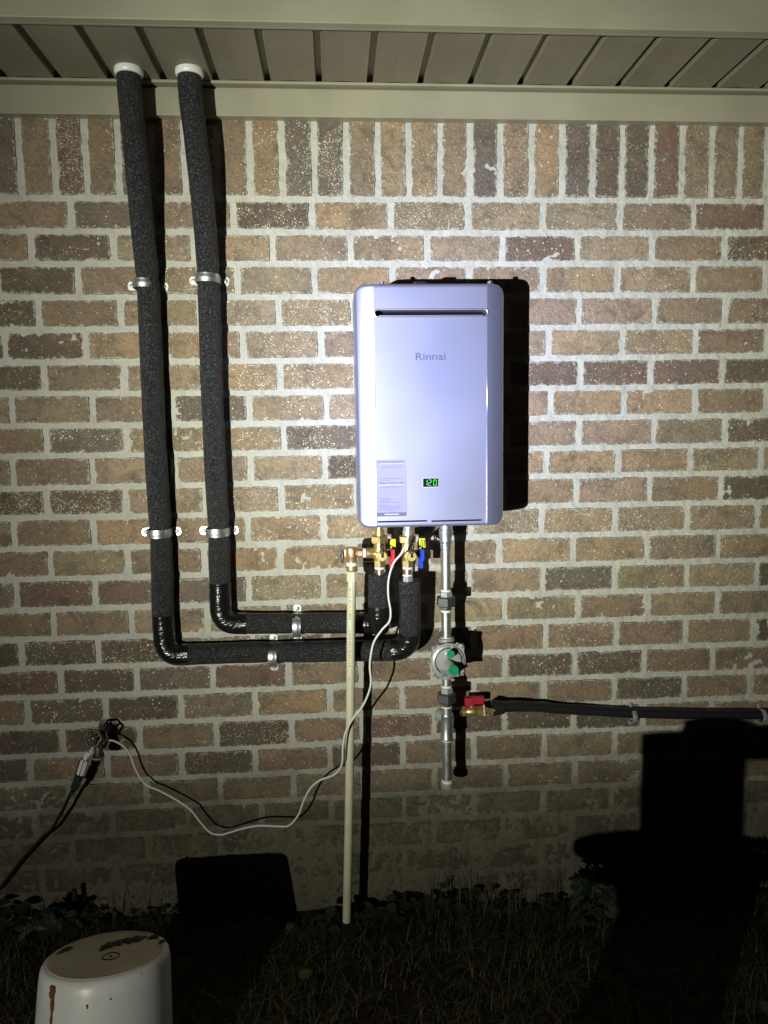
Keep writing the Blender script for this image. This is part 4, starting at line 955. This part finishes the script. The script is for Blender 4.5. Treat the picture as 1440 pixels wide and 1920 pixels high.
# black sheathed line running off to the right
hs = thing('gas_hose', 'black sheathed gas line running right from the brass valve along the wall', 'hose', at(930, 1327, VG))
pp = catmull([at(926, 1326, .048), at(945, 1325, .045), at(965, 1324, .041), at(987, 1324.5, .037), at(1020, 1326, .031), at(1053, 1329, .026), at(1120, 1333, .020), at(1187, 1336.5, .0175), at(1300, 1338.5, .0175), at(1442, 1339, .0175), at(1700, 1340, .0175), at(2300, 1335, .0175)], 8)
pp = resample(pp, .012); rr = []
for i, q in enumerate(pp): rr.append(.0165-.0018*min(1, i/30)+.0008*mnoise.noise(q*20))
mb = MB(); tube(mb, pp, rr, 20, jitter=.03); sh = mb.build('sheath', M_rubber, hs, True, 50)
mb = MB(); d_ = pp[0]; vs = []; k = 18; N_ = 6
for i in range(N_+1):
    t_ = i/N_; c_ = at(925+20*t_, 1326.5, .048)
    for j in range(k):
        a = j/k*2*math.pi; r_ = .0172+(1-t_)*(.0035+.0035*math.sin(a*3+1)+.003*max(0, math.sin(a+.2))); vs.append((c_.x-(1-t_)*.004*math.sin(a*5), c_.y+r_*math.cos(a), c_.z+r_*math.sin(a)))
fs = [(i*k+j, i*k+(j+1) % k, (i+1)*k+(j+1) % k, (i+1)*k+j) for i in range(N_) for j in range(k)]
mb.add(vs, fs); mb.build('frayed_end', M_rubber, hs, True, 60)
for px, lb in ((1181, 'small metal strap in the middle of the black gas line'), (1421, 'small metal strap on the black gas line at the right edge of the view')):
    q = at(px, 1336.5, 0.0); strap((q.x, 0, q.z-.001), math.pi/2, .0170, w=.013, label=lb, group='straps over the black gas line', tabl=.015, mat_=M_dull)

# small black wire seen through between valve and pipe
mb = MB(); tube(mb, catmull([at(816, 986, .06), at(812, 996, .05), at(806, 1005, .03), at(801, 1012, .012)], 6), .0022, 8)
tag(mb.build('cable', M_blackp, None, True), 'short thin black wire hanging under the heater between valves and gas pipe', 'wire')

# ================================================================== POWER CORD
cp = [(766.5, 984, .20), (766, 991, .20), (764, 1012, .19), (753, 1037, .185), (738, 1056, .18), (729, 1085, .18), (728, 1116, .18), (732.5, 1147, .178), (729.5, 1166, .176), (716, 1181, .174), (701, 1204, .172), (695, 1231, .17), (693.5, 1252, .168), (695, 1285, .165), (682, 1320, .16), (662, 1347, .158), (648, 1373, .156), (643, 1400, .155), (641, 1433, .145), (627, 1452, .125), (600, 1463, .105), (583, 1477, .095), (570, 1500, .09), (560, 1527, .085), (543, 1547, .082), (527, 1549.5, .08), (487, 1548, .075), (457, 1553, .066), (427, 1562, .060), (412, 1565, .058), (393, 1560, .055), (373, 1538, .052), (357, 1518, .050), (333, 1501, .046), (300, 1483, .042), (277, 1473, .040), (262, 1457, .038), (252, 1437, .038), (243, 1413, .040), (230, 1398, .045), (213, 1389, .052), (199, 1388, .06), (188, 1392, .07), (178, 1398, .078), (172, 1405, .082), (165, 1420, .082)]
cw = thing('power_cord', 'white power cord looping from the heater down and left to the spigot', 'cable', at(766, 984, .20))
mb = MB(); tube(mb, catmull([at(*q) for q in cp], 6), .00265, 12); mb.build('cord', M_white, cw, True)
def orient_box(mb, a, b, w, d, be=0.0, taper=1.0, mi=0):
    """box from a to b, width w (across, in the wall plane), depth d"""
    a = Vector(a); b = Vector(b); t = (b-a).normalized(); s = t.cross(Vector((0, 1, 0))).normalized(); n = s.cross(t)
    bm = bmesh.new(); bmesh.ops.create_cube(bm, size=1); Ln = (b-a).length
    for v in bm.verts:
        k = 1.0 if v.co.z < 0 else taper
        v.co = Vector((v.co.x*w*k, v.co.y*d*k, v.co.z*Ln))
    if be: bmesh.ops.bevel(bm, geom=bm.edges[:], offset=be, segments=2, affect='EDGES')
    c_ = (a+b)/2; bm.verts.index_update()
    mb.add([c_+s*v.co.x+n*v.co.y+t*v.co.z for v in bm.verts], [tuple(v.index for v in f.verts) for f in bm.faces], mi); bm.free()
PDp = .075
mb = MB(); orient_box(mb, at(159, 1424, PDp), at(150.5, 1452, PDp), .020, .020, .003); orient_box(mb, at(165, 1410, PDp), at(159, 1425, PDp), .009, .009, .002); mb.build('plug', M_white, cw)
mb = MB()
for s_ in (-.0105, 0): 
    a = at(159.3, 1424, PDp); b = at(150.7, 1452, PDp); t_ = (b-a).normalized(); sd = t_.cross(Vector((0, 1, 0)))
    tube(mb, [a+sd*s_+Vector((0, -.0102, 0)), b+sd*s_+Vector((0, -.0102, 0))], .0010, 6)
mb.build('plug_groove', M_dark, cw)
ex = thing('extension_cord', 'black extension cord with a dark socket hanging down to the left edge', 'cable', at(133, 1487, .07))
mb = MB(); orient_box(mb, at(150.8, 1451.5, PDp), at(138, 1481, .072), .0225, .021, .004, .82); orient_box(mb, at(138.4, 1480, .072), at(132, 1491, .07), .013, .013, .003, .8); mb.build('socket', M_greenbl, ex)
mb = MB(); tube(mb, catmull([at(134, 1486, .071), at(127, 1500, .068), at(119, 1517, .062), at(110, 1533, .056), at(96, 1556, .048), at(77, 1573, .040), at(55, 1597, .034), at(33, 1622, .03), at(14, 1647, .03), at(-6, 1670, .03), at(-60, 1712, .05), at(-150, 1760, .09)], 8), .0042, 10); mb.build('cord', M_blackp, ex, True)

# ================================================================== SPIGOT
fa = thing('spigot', 'old tarnished brass spigot on the wall with a round handle', 'faucet', at(180, 1390, .0))
M_tar = mat('tarnished_brass', metal=0.55, build=b_steel((0.13, 0.12, 0.095), (0.055, 0.052, 0.045), 90))
w0 = at(198, 1368, 0.0)
hc = at(174.5, 1384, .105)
vb = Vector((at(184, 1385, .075).x, -.070, at(184, 1388, .075).z))
mb = MB(); lathe(mb, (vb.x+.004, .002, vb.z+.006), (0, -1, 0), [(0, .026), (.004, .026), (.006, .014), (.012, .013), (.045, .012), (.062, .015)], 20)
lathe(mb, vb+Vector((0, .008, 0)), (-.15, -.9, .35), [(0, .015), (.012, .016), (.020, .013), (.024, .008), (.030, .007)], 18); mb.build('body', M_tar, fa, True, 40)
sp_e = at(184, 1425, .085)
mb = MB(); tube(mb, catmull([vb+Vector((0, .004, .002)), vb+Vector((0, -.008, -.010)), at(185, 1405, .085), at(184.5, 1418, .087)], 6), .0115, 16)
lathe(mb, at(184.5, 1414, .087), (-.05, 0.15, -1), [(0, .0145), (.006, .0155), (.012, .0150), (.014, .0130)], 22); mb.build('spout', M_tar, fa, True, 40)
mb = MB(); q = at(183, 1418, .091); lathe(mb, at(184, 1417, .088), (-.05, 0.15, -1), [(0, .0158), (.0018, .0163), (.0036, .0158)], 24, cap=False); mb.build('hose_ring', M_dull, fa, True, 40)
mb = MB(); rim = []; ax = Vector((-.10, -.95, .30)).normalized(); u, v, _ = frame(ax)
for k in range(40):
    a = k/40*2*math.pi; r_ = .0205+.0016*math.cos(a*6); rim.append(hc+u*math.cos(a)*r_+v*math.sin(a)*r_)
rim.append(rim[0]); tube(mb, rim, .0036, 10, cap=False)
for k in range(4): a = k*math.pi/2+.4; tube(mb, [hc+ax*-.001, hc+(u*math.cos(a)+v*math.sin(a))*.019], .0032, 8)
lathe(mb, hc-ax*.004, ax, [(0, .0075), (.007, .007), (.009, .0045)], 16); mb.build('handle', M_tar, fa, True, 40)

# small chalky drip on the brick beside the relief valve, as a dab of compound
mb = MB(); q = at(641, 1045, 0.006); n = 16; pl = [(.0045*math.cos(a)*(1+.3*math.sin(3*a)), .020*math.sin(a)*(1+.15*math.sin(5*a))) for a in np.linspace(0, 2*math.pi, n, endpoint=False)]
vs = [(q.x+a, -.0052, q.z+b) for a, b in pl]+[(q.x+a*.6, -.0085, q.z+b*.8) for a, b in pl]
mb.add(vs, [tuple(n+k for k in range(n))[::-1]]+[(k, (k+1) % n, n+(k+1) % n, n+k) for k in range(n)])
tag(mb.build('sealant_dab', mat('grey_sealant', (0.28, 0.31, 0.33), .5), None, True), 'grey dab of sealant on the brick left of the bronze relief valve', 'sealant')

# ================================================================== PAIL
bk = thing('pail', 'upturned white plastic pail with a muddy leaf-littered top, low at the left', 'bucket', (-0.487, -0.56, 0.0))
nrm = Vector((0.0, 0.27, 1.0)).normalized(); tc_ = Vector((-.487, -.56, -1.645+1.957))
H = .345; mb = MB()
lathe(mb, tc_, -nrm, [(0.0025, .1125), (.0030, .1160), (.0055, .1200), (.0100, .1230), (.017, .1248), (.030, .1262), (.15, .1310), (.26, .1360), (.262, .1400), (.275, .1402), (.277, .1365), (H, .1390)], 72, cap=False)
mb.build('side', M_bucket, bk, True, 40)
mb = MB(); lathe(mb, tc_, -nrm, [(0.0026, .1130), (0.0010, .1110), (0.0012, .1080), (.0030, .1060), (.0030, .0005)], 72, cap=False); base = mb.build('base_disc', M_btop, bk, True, 40)
u = Vector((1, 0, 0)); v = nrm.cross(u).normalized()
def on_top(a, b, h=0.0): return tc_+u*a+v*b-nrm*(.0030-h)
mb = MB(); pp = [on_top(.012+.0165*math.cos(a), -.012+.0165*math.sin(a), .0006) for a in np.linspace(0, 2*math.pi, 33)]; tube(mb, pp, .0012, 6, cap=False); lathe(mb, on_top(.012, -.012, 0), nrm, [(0, .0035), (.0015, .003)], 12); mb.build('moulded_ring', M_rust, base, True)
def topleaf(cx, cy, L, wd, ang, bend=.006, m_=M_leafd):
    mb = MB(); n = 22; vs = []; 
    for i in range(n):
        t_ = i/(n-1); w_ = wd*math.sin(math.pi*min(.98, max(.03, t_)))**.8*(1+.35*math.sin(t_*9+ang)+.45*math.sin(t_*31+ang*5)); x_ = (t_-.5)*L
        for s_ in (-1, 0, 1):
            a = cx+x_*math.cos(ang)-s_*w_*math.sin(ang)*.5; b = cy+x_*math.sin(ang)+s_*w_*math.cos(ang)*.5
            vs.append(on_top(a, b, .0012+bend*(1-abs(s_))*math.sin(math.pi*t_)+abs(s_)*.001))
    fs = []
    for i in range(n-1):
        for j in range(2): a = i*3+j; fs.append((a, a+1, a+4, a+3))
    mb.add(vs, fs); return mb.build('fallen_leaf', m_, None, True)
for q, lb in (((.020, .055, .095, .030, .45), 'large dark dead leaf lying on the back of the upturned pail'), ((-.012, .030, .030, .014, 1.1), 'dark curled leaf tip lying near the middle of the upturned pail'), ((.078, .068, .026, .016, .3), 'small brown leaf at the right back of the pail top'), ((.102, .040, .016, .010, .8), 'tiny brown leaf scrap at the right edge of the pail top'), ((-.092, .028, .040, .010, .9), 'thin dark leaf along the left rim of the pail top')):
    tag(topleaf(*q), lb, 'leaf')
# rust-brown streak on the side of the pail
mb = MB(); rs = random.Random(4)
def side_pt(th, s, off=.0012):
    r_ = .1258+(.1310-.1258)*min(1, s/.15)+ (0 if s < .15 else (.1360-.1310)*(s-.15)/.11)
    return tc_-nrm*(.004+s)+(u*math.sin(th)-v*math.cos(th))*(r_+off)
def streak(th0, s0, s1, w0, w1, drift, k=10):
    vs = []; 
    for i in range(k+1):
        t_ = i/k; s = s0+(s1-s0)*t_; th = th0+drift*t_+.006*math.sin(i*1.7); w_ = (w0+(w1-w0)*t_)*(1+.35*math.sin(i*2.3))
        vs += [side_pt(th-w_, s), side_pt(th+w_, s)]
    mb.add(vs, [(2*i, 2*i+1, 2*i+3, 2*i+2) for i in range(k)])
streak(-.56, .012, .10, .030, .018, .02); streak(-.57, .008, .03, .05, .03, -.02, 5); streak(-.52, .010, .05, .012, .010, .0, 6); streak(-.56, .10, .16, .010, .004, -.06)
mb.build('stain', M_rust, bk); mb = MB(); streak(.02, .035, .042, .012, .010, .02, 3); mb.build('stain', M_rust, bk); mb = MB(); streak(.35, .03, .033, .012, .01, .0, 2)
mb.build('stain', M_rust, bk)

# ================================================================== UNSEEN SHADOW POST (added below the view, shaped to cast the wall shadow)
def onray(X, Zw, t=.45): b = Vector((X, 0, Zw)); return b+(TORCH-b)*t
hy = thing('shadow_post', 'dark unseen post added below the view, shaped to cast the wall shadow', 'shadow_caster', (onray(1.03, .14).x, onray(1.03, .14).y, 0))
M_hy = mat('post_dark', (0.03, 0.03, 0.032), 0.6)
pc = onray(1.03, .105); k_ = .55
mb = MB(); lathe(mb, (pc.x, pc.y, -.02), (0, 0, 1), [(0, .095), (pc.z+.02, .092)], 28); mb.build('lower_column', M_hy, hy, True, 40)
mb = MB(); lathe(mb, (pc.x, pc.y, pc.z-.006), (0, 0, 1), [(0, .170), (.012, .170)], 40); mb.build('plate', M_hy, hy, True, 40)
tz = onray(1.0, .466).z; mb = MB(); ux = onray(1.022, .4).x; lathe(mb, (ux, pc.y, pc.z), (0, 0, 1), [(0, .0715), (tz-pc.z, .0715)], 28); mb.build('upper_column', M_hy, hy, True, 40)
q = onray(1.10, .500); mb = MB(); lathe(mb, (q.x, pc.y, tz), (0, 0, 1), [(0, .055), (q.z-tz+.004, .048), (q.z-tz+.010, .03)], 24); lathe(mb, (q.x, pc.y, onray(1.1, .44).z), (1, 0, 0), [(0, .028), (.12, .032), (.15, .036), (.16, .028)], 20); mb.build('post_top', M_hy, hy, True, 40)

# ================================================================== PLANTS, GRASS, LITTER
rs = random.Random(11)
def blade(mb, x, y, h, w, lean, ang, droop=.5, base=None):
    z0 = gz(x, y)-.003; dx, dy = math.cos(ang), math.sin(ang); px_, py_ = -dy, dx; vs = []; n = 4
    for i in range(n):
        t_ = i/(n-1); ww = w*(1-t_*.95)
        cx = x+dx*lean*h*t_*t_; cy = y+dy*lean*h*t_*t_; cz = z0+h*(t_-droop*lean*t_*t_*.45)
        vs += [(cx-px_*ww/2, cy-py_*ww/2, cz), (cx+px_*ww/2, cy+py_*ww/2, cz)]
    mb.add(vs, [(2*i, 2*i+1, 2*i+3, 2*i+2) for i in range(n-1)])
mb = MB()
for k in range(30000):
    x = rs.uniform(-1.9, 2.3); y = -abs(rs.random()**1.15)*1.5-.035
    if (x+.487)**2+(y+.56)**2 < .15**2: continue
    dens = .5+.9*mnoise.noise(Vector((x*3, y*3, 4)))
    if rs.random() > dens+.35: continue
    blade(mb, x, y, rs.uniform(.03, .085)*(1.0 if y < -.12 else .8), rs.uniform(.0018, .0038), rs.uniform(.3, 2.2), rs.uniform(0, 6.28), rs.uniform(.4, 1.3))
for k in range(150):   # taller bents against the wall, mostly right of the middle
    x = rs.choice([rs.uniform(.15, .75), rs.uniform(.55, .75), rs.uniform(-.9, -.3), rs.uniform(.2, .32)]); y = rs.uniform(-.10, -.02)
    blade(mb, x, y, rs.uniform(.08, .19), rs.uniform(.0015, .0028), rs.uniform(.1, .6), rs.uniform(0, 6.28), .5)
tag(mb.build('grass', M_grass), 'dark thin grass and weeds covering the soil at the foot of the wall', 'grass', kind='stuff')
mb = MB()
for k in range(2200):
    x = rs.uniform(-1.6, 2.0); y = -rs.random()*1.2-.05
    if (x+.487)**2+(y+.56)**2 < .15**2: continue
    blade(mb, x, y, rs.uniform(.02, .09), rs.uniform(.0012, .0024), rs.uniform(1.0, 2.6), rs.uniform(0, 6.28), .9)
tag(mb.build('dry_grass', M_straw), 'scattered dry straw-coloured grass stalks among the green', 'grass', kind='stuff')

def leaf_pts(c, d, nn, L, W, cup=.15, k=5):
    d = Vector(d).normalized(); nn = Vector(nn).normalized(); s = d.cross(nn).normalized(); nn = s.cross(d); vs = []
    for i in range(k+1):
        t_ = i/k; w_ = W*.5*math.sin(math.pi*(t_**.8)*.97+.03); p_ = Vector(c)+d*L*t_-nn*L*cup*t_*t_
        vs += [p_-s*w_+nn*W*.12, p_, p_+s*w_+nn*W*.12]
    fs = []
    for i in range(k):
        for j in range(2): a = i*3+j; fs.append((a, a+1, a+4, a+3))
    return vs, fs
def broad_weed(x, y, n, R, H, L, W, label, seed, group='weeds at the foot of the wall'):
    r_ = random.Random(seed); z0 = gz(x, y); t = thing('weed', label, 'weed', (x, y, z0), group); st_ = MB(); lf = MB()
    for i in range(n):
        a = r_.uniform(0, 6.28); q = r_.random()**.6*R; top_ = Vector((x+math.cos(a)*q, min(-.012, y+math.sin(a)*q*.6), z0+H*r_.uniform(.35, 1.0)*(1-.4*q/R)))
        b0 = Vector((x+math.cos(a)*q*.3, y+math.sin(a)*q*.2, z0-.003)); tube(st_, [b0, (b0+top_)/2+Vector((0, 0, .006)), top_], .0011, 5)
        dd = Vector((math.cos(a+r_.uniform(-.8, .8)), math.sin(a)*.6-.35, r_.uniform(-.25, .3))); v_, f_ = leaf_pts(top_, dd, (r_.uniform(-.3, .3), -.55, 1), L*r_.uniform(.7, 1.25), W*r_.uniform(.7, 1.2)); lf.add(v_, f_)
    st_.build('stem', M_stem, t); lf.build('leaves', M_weed, t, True)
    return t
def gp(px, py):   # ground point seen at a pixel
    v_ = RX*((px-720)/FOC)+DX*((py-960)/FOC)+FX; k2 = -CAM.z/v_.z; return CAM+v_*k2
for i, (px, py, n, R, H, L, W, lb) in enumerate([
    (640, 1735, 10, .05, .05, .040, .034, 'round-leaved dark weed just right of the foot of the cream pipe'),
    (715, 1722, 14, .07, .065, .042, .036, 'round-leaved dark weed below the shadow of the cream pipe'),
    (600, 1745, 7, .05, .035, .040, .026, 'low round-leaved weed left of the foot of the cream pipe'),
    (800, 1702, 16, .09, .080, .046, .034, 'bushy dark weed against the wall, below the capped steel pipe'),
    (905, 1706, 14, .09, .075, .032, .020, 'small-leaved weed against the wall between the bushy weed and the post shadow'),
    (985, 1712, 14, .09, .080, .034, .018, 'narrow-leaved weed near the wall left of the feathery plant'),
    (62, 1765, 16, .10, .080, .046, .040, 'dark weed near the wall at the left edge behind the pail'),
    (135, 1745, 14, .08, .065, .040, .026, 'dark weed round the foot of the short black shadow bar'),
    (215, 1735, 10, .08, .050, .036, .022, 'low dark weed between the pail and the wall'),
    (300, 1738, 8, .06, .045, .030, .018, 'low dark weed between the pail top and the tall pail shadow'),
    (10, 1730, 12, .07, .110, .040, .022, 'tall dark weed at the far left below the black cord'),
    (1060, 1722, 12, .08, .070, .034, .016, 'narrow-leaved weed at the foot of the feathery plant')]):
    g_ = gp(px, py); g_.y = min(g_.y, -.035); broad_weed(g_.x, g_.y, n, R, H, L, W, lb, 40+i)
def feather_plant(px, py, H, nf, label, seed, lean=0.0, depth=.10):
    r_ = random.Random(seed); g_ = at(px, py, depth); g_.z = gz(g_.x, g_.y); t = thing('weed', label, 'weed', g_, 'feathery seedlings by the wall'); st_ = MB(); lf = MB()
    for i in range(nf):
        a = r_.uniform(-.2, math.pi+.2); hh = H*r_.uniform(.45, 1); ln = r_.uniform(.06, .12)
        p0 = g_+Vector((0, 0, 0)); p1 = g_+Vector((lean*hh*.5, -.005, hh*.7)); p2 = p1+Vector((math.cos(a)*ln*.5, -.012*r_.random(), ln*.30)); p3 = p2+Vector((math.cos(a)*ln*.6, -.02*r_.random(), -ln*.05))
        P = catmull([p0, p1, p2, p3], 5); tube(st_, P, .0010, 5)
        for j in range(6, len(P)):
            d_ = (P[j]-P[j-1]).normalized()
            for s_ in (-1, 1):
                dd = d_*.7+Vector((-d_.z, -.25*r_.random(), d_.x))*s_*.8
                v_, f_ = leaf_pts(P[j], dd, (.1, -1, .4), r_.uniform(.018, .030), r_.uniform(.006, .010), .1, 4); lf.add(v_, f_)
    st_.build('stem', M_stem, t); lf.build('leaves', M_weed, t, True)
feather_plant(1108, 1700, .20, 9, 'feathery-leaved seedling standing left of the broad post shadow', 5, -.1)
feather_plant(1170, 1705, .11, 6, 'low feathery seedling beside the lower edge of the post shadow', 6, .2)
feather_plant(1418, 1680, .24, 6, 'feathery-leaved seedling at the right edge of the view', 9, .1)
feather_plant(100, 1720, .10, 5, 'small feathery seedling left of the short black shadow bar', 12, -.2)
# tall thin bent grass tuft
def tuft(px, py, n, H, label, seed, d=.06):
    r_ = random.Random(seed); g_ = at(px, py, d); mb = MB()
    for i in range(n): blade(mb, g_.x+r_.uniform(-.02, .02), g_.y+r_.uniform(-.015, .015), H*r_.uniform(.5, 1), .0024, r_.uniform(.05, .6), r_.uniform(0, 6.28), .4)
    o = mb.build('grass_tuft', M_grass); tag(o, label, 'grass', 'tall grass tufts by the wall'); return o
tuft(872, 1690, 12, .20, 'tall dark grass tuft against the wall right of the capped steel pipe', 3)
tuft(965, 1695, 12, .15, 'grass tuft by the wall halfway between the steel pipe and the post shadow', 4)
tuft(262, 1730, 9, .12, 'thin arching grass tuft against the wall behind the pail', 8)
# black bar modelled in place of a shadow by the wall
a = at(139, 1668, .05); b = at(140.5, 1722, .05); mb = MB(); tube(mb, [b, (a+b)/2+Vector((.001, 0, 0)), a], [.0085, .0075, .0068], 8)
tag(mb.build('shadow_bar', mat('shadow_black', (0.015, 0.013, 0.011), .7)), 'short black bar modelled in place of a shadow by the wall, left of the pail', 'shadow_bar')
# lone leaves on the ground
def ground_leaf(px, py, L, W, ang, m_, label, rise=.02):
    g_ = gp(px, py); v_, f_ = leaf_pts((g_.x, g_.y, gz(g_.x, g_.y)+rise), (math.cos(ang), math.sin(ang), .25), (-.3, -.6, 1), L, W, .25); mb = MB().add(v_, f_); tag(mb.build('fallen_leaf', m_, None, True), label, 'leaf')
ground_leaf(560, 1850, .040, .026, .5, M_lime, 'single yellow-green leaf lying in the grass below the cream pipe', .03)
ground_leaf(1428, 1908, .040, .036, .3, mat('pale_green_leaf', (.06, .12, .05), .5), 'pale green leaf in the bottom right corner', .03)
# crumbled mortar clods at the foot of the wall
for i, (px, py, r_) in enumerate([(470, 1722, .020), (500, 1712, .028), (545, 1716, .022), (600, 1706, .018), (748, 1692, .016), (1150, 1712, .03), (1120, 1725, .022), (330, 1728, .022), (440, 1735, .014)]):
    g_ = at(px, py, .05+.012*(i % 3)); bm = bmesh.new(); bmesh.ops.create_icosphere(bm, subdivisions=2, radius=r_)
    for v_ in bm.verts: v_.co *= 1+.35*mnoise.noise(v_.co*60+Vector((i*3, 0, 0))); v_.co.z *= .6
    bm.verts.index_update(); mb = MB(); zz_ = gz(g_.x, g_.y)
    mb.add([(v_.co.x+g_.x, v_.co.y+g_.y, v_.co.z+zz_+r_*.2) for v_ in bm.verts], [tuple(v_.index for v_ in f.verts) for f in bm.faces]); bm.free()
    LB = ['below the tall pail shadow, second from its right edge', 'just right of the tall pail shadow, biggest there', 'midway between pail shadow and cream pipe', 'just left of the cream pipe foot', 'right of the cream pipe shadow', 'under the feathery seedling, biggest there', 'just left of the low feathery seedling', 'behind the right rim of the pail', 'in the tall pail shadow by the wall']
    tag(mb.build('clod', M_stone, None, True), 'crumbled clod '+LB[i], 'clod', 'crumbled clods along the foot of the wall')
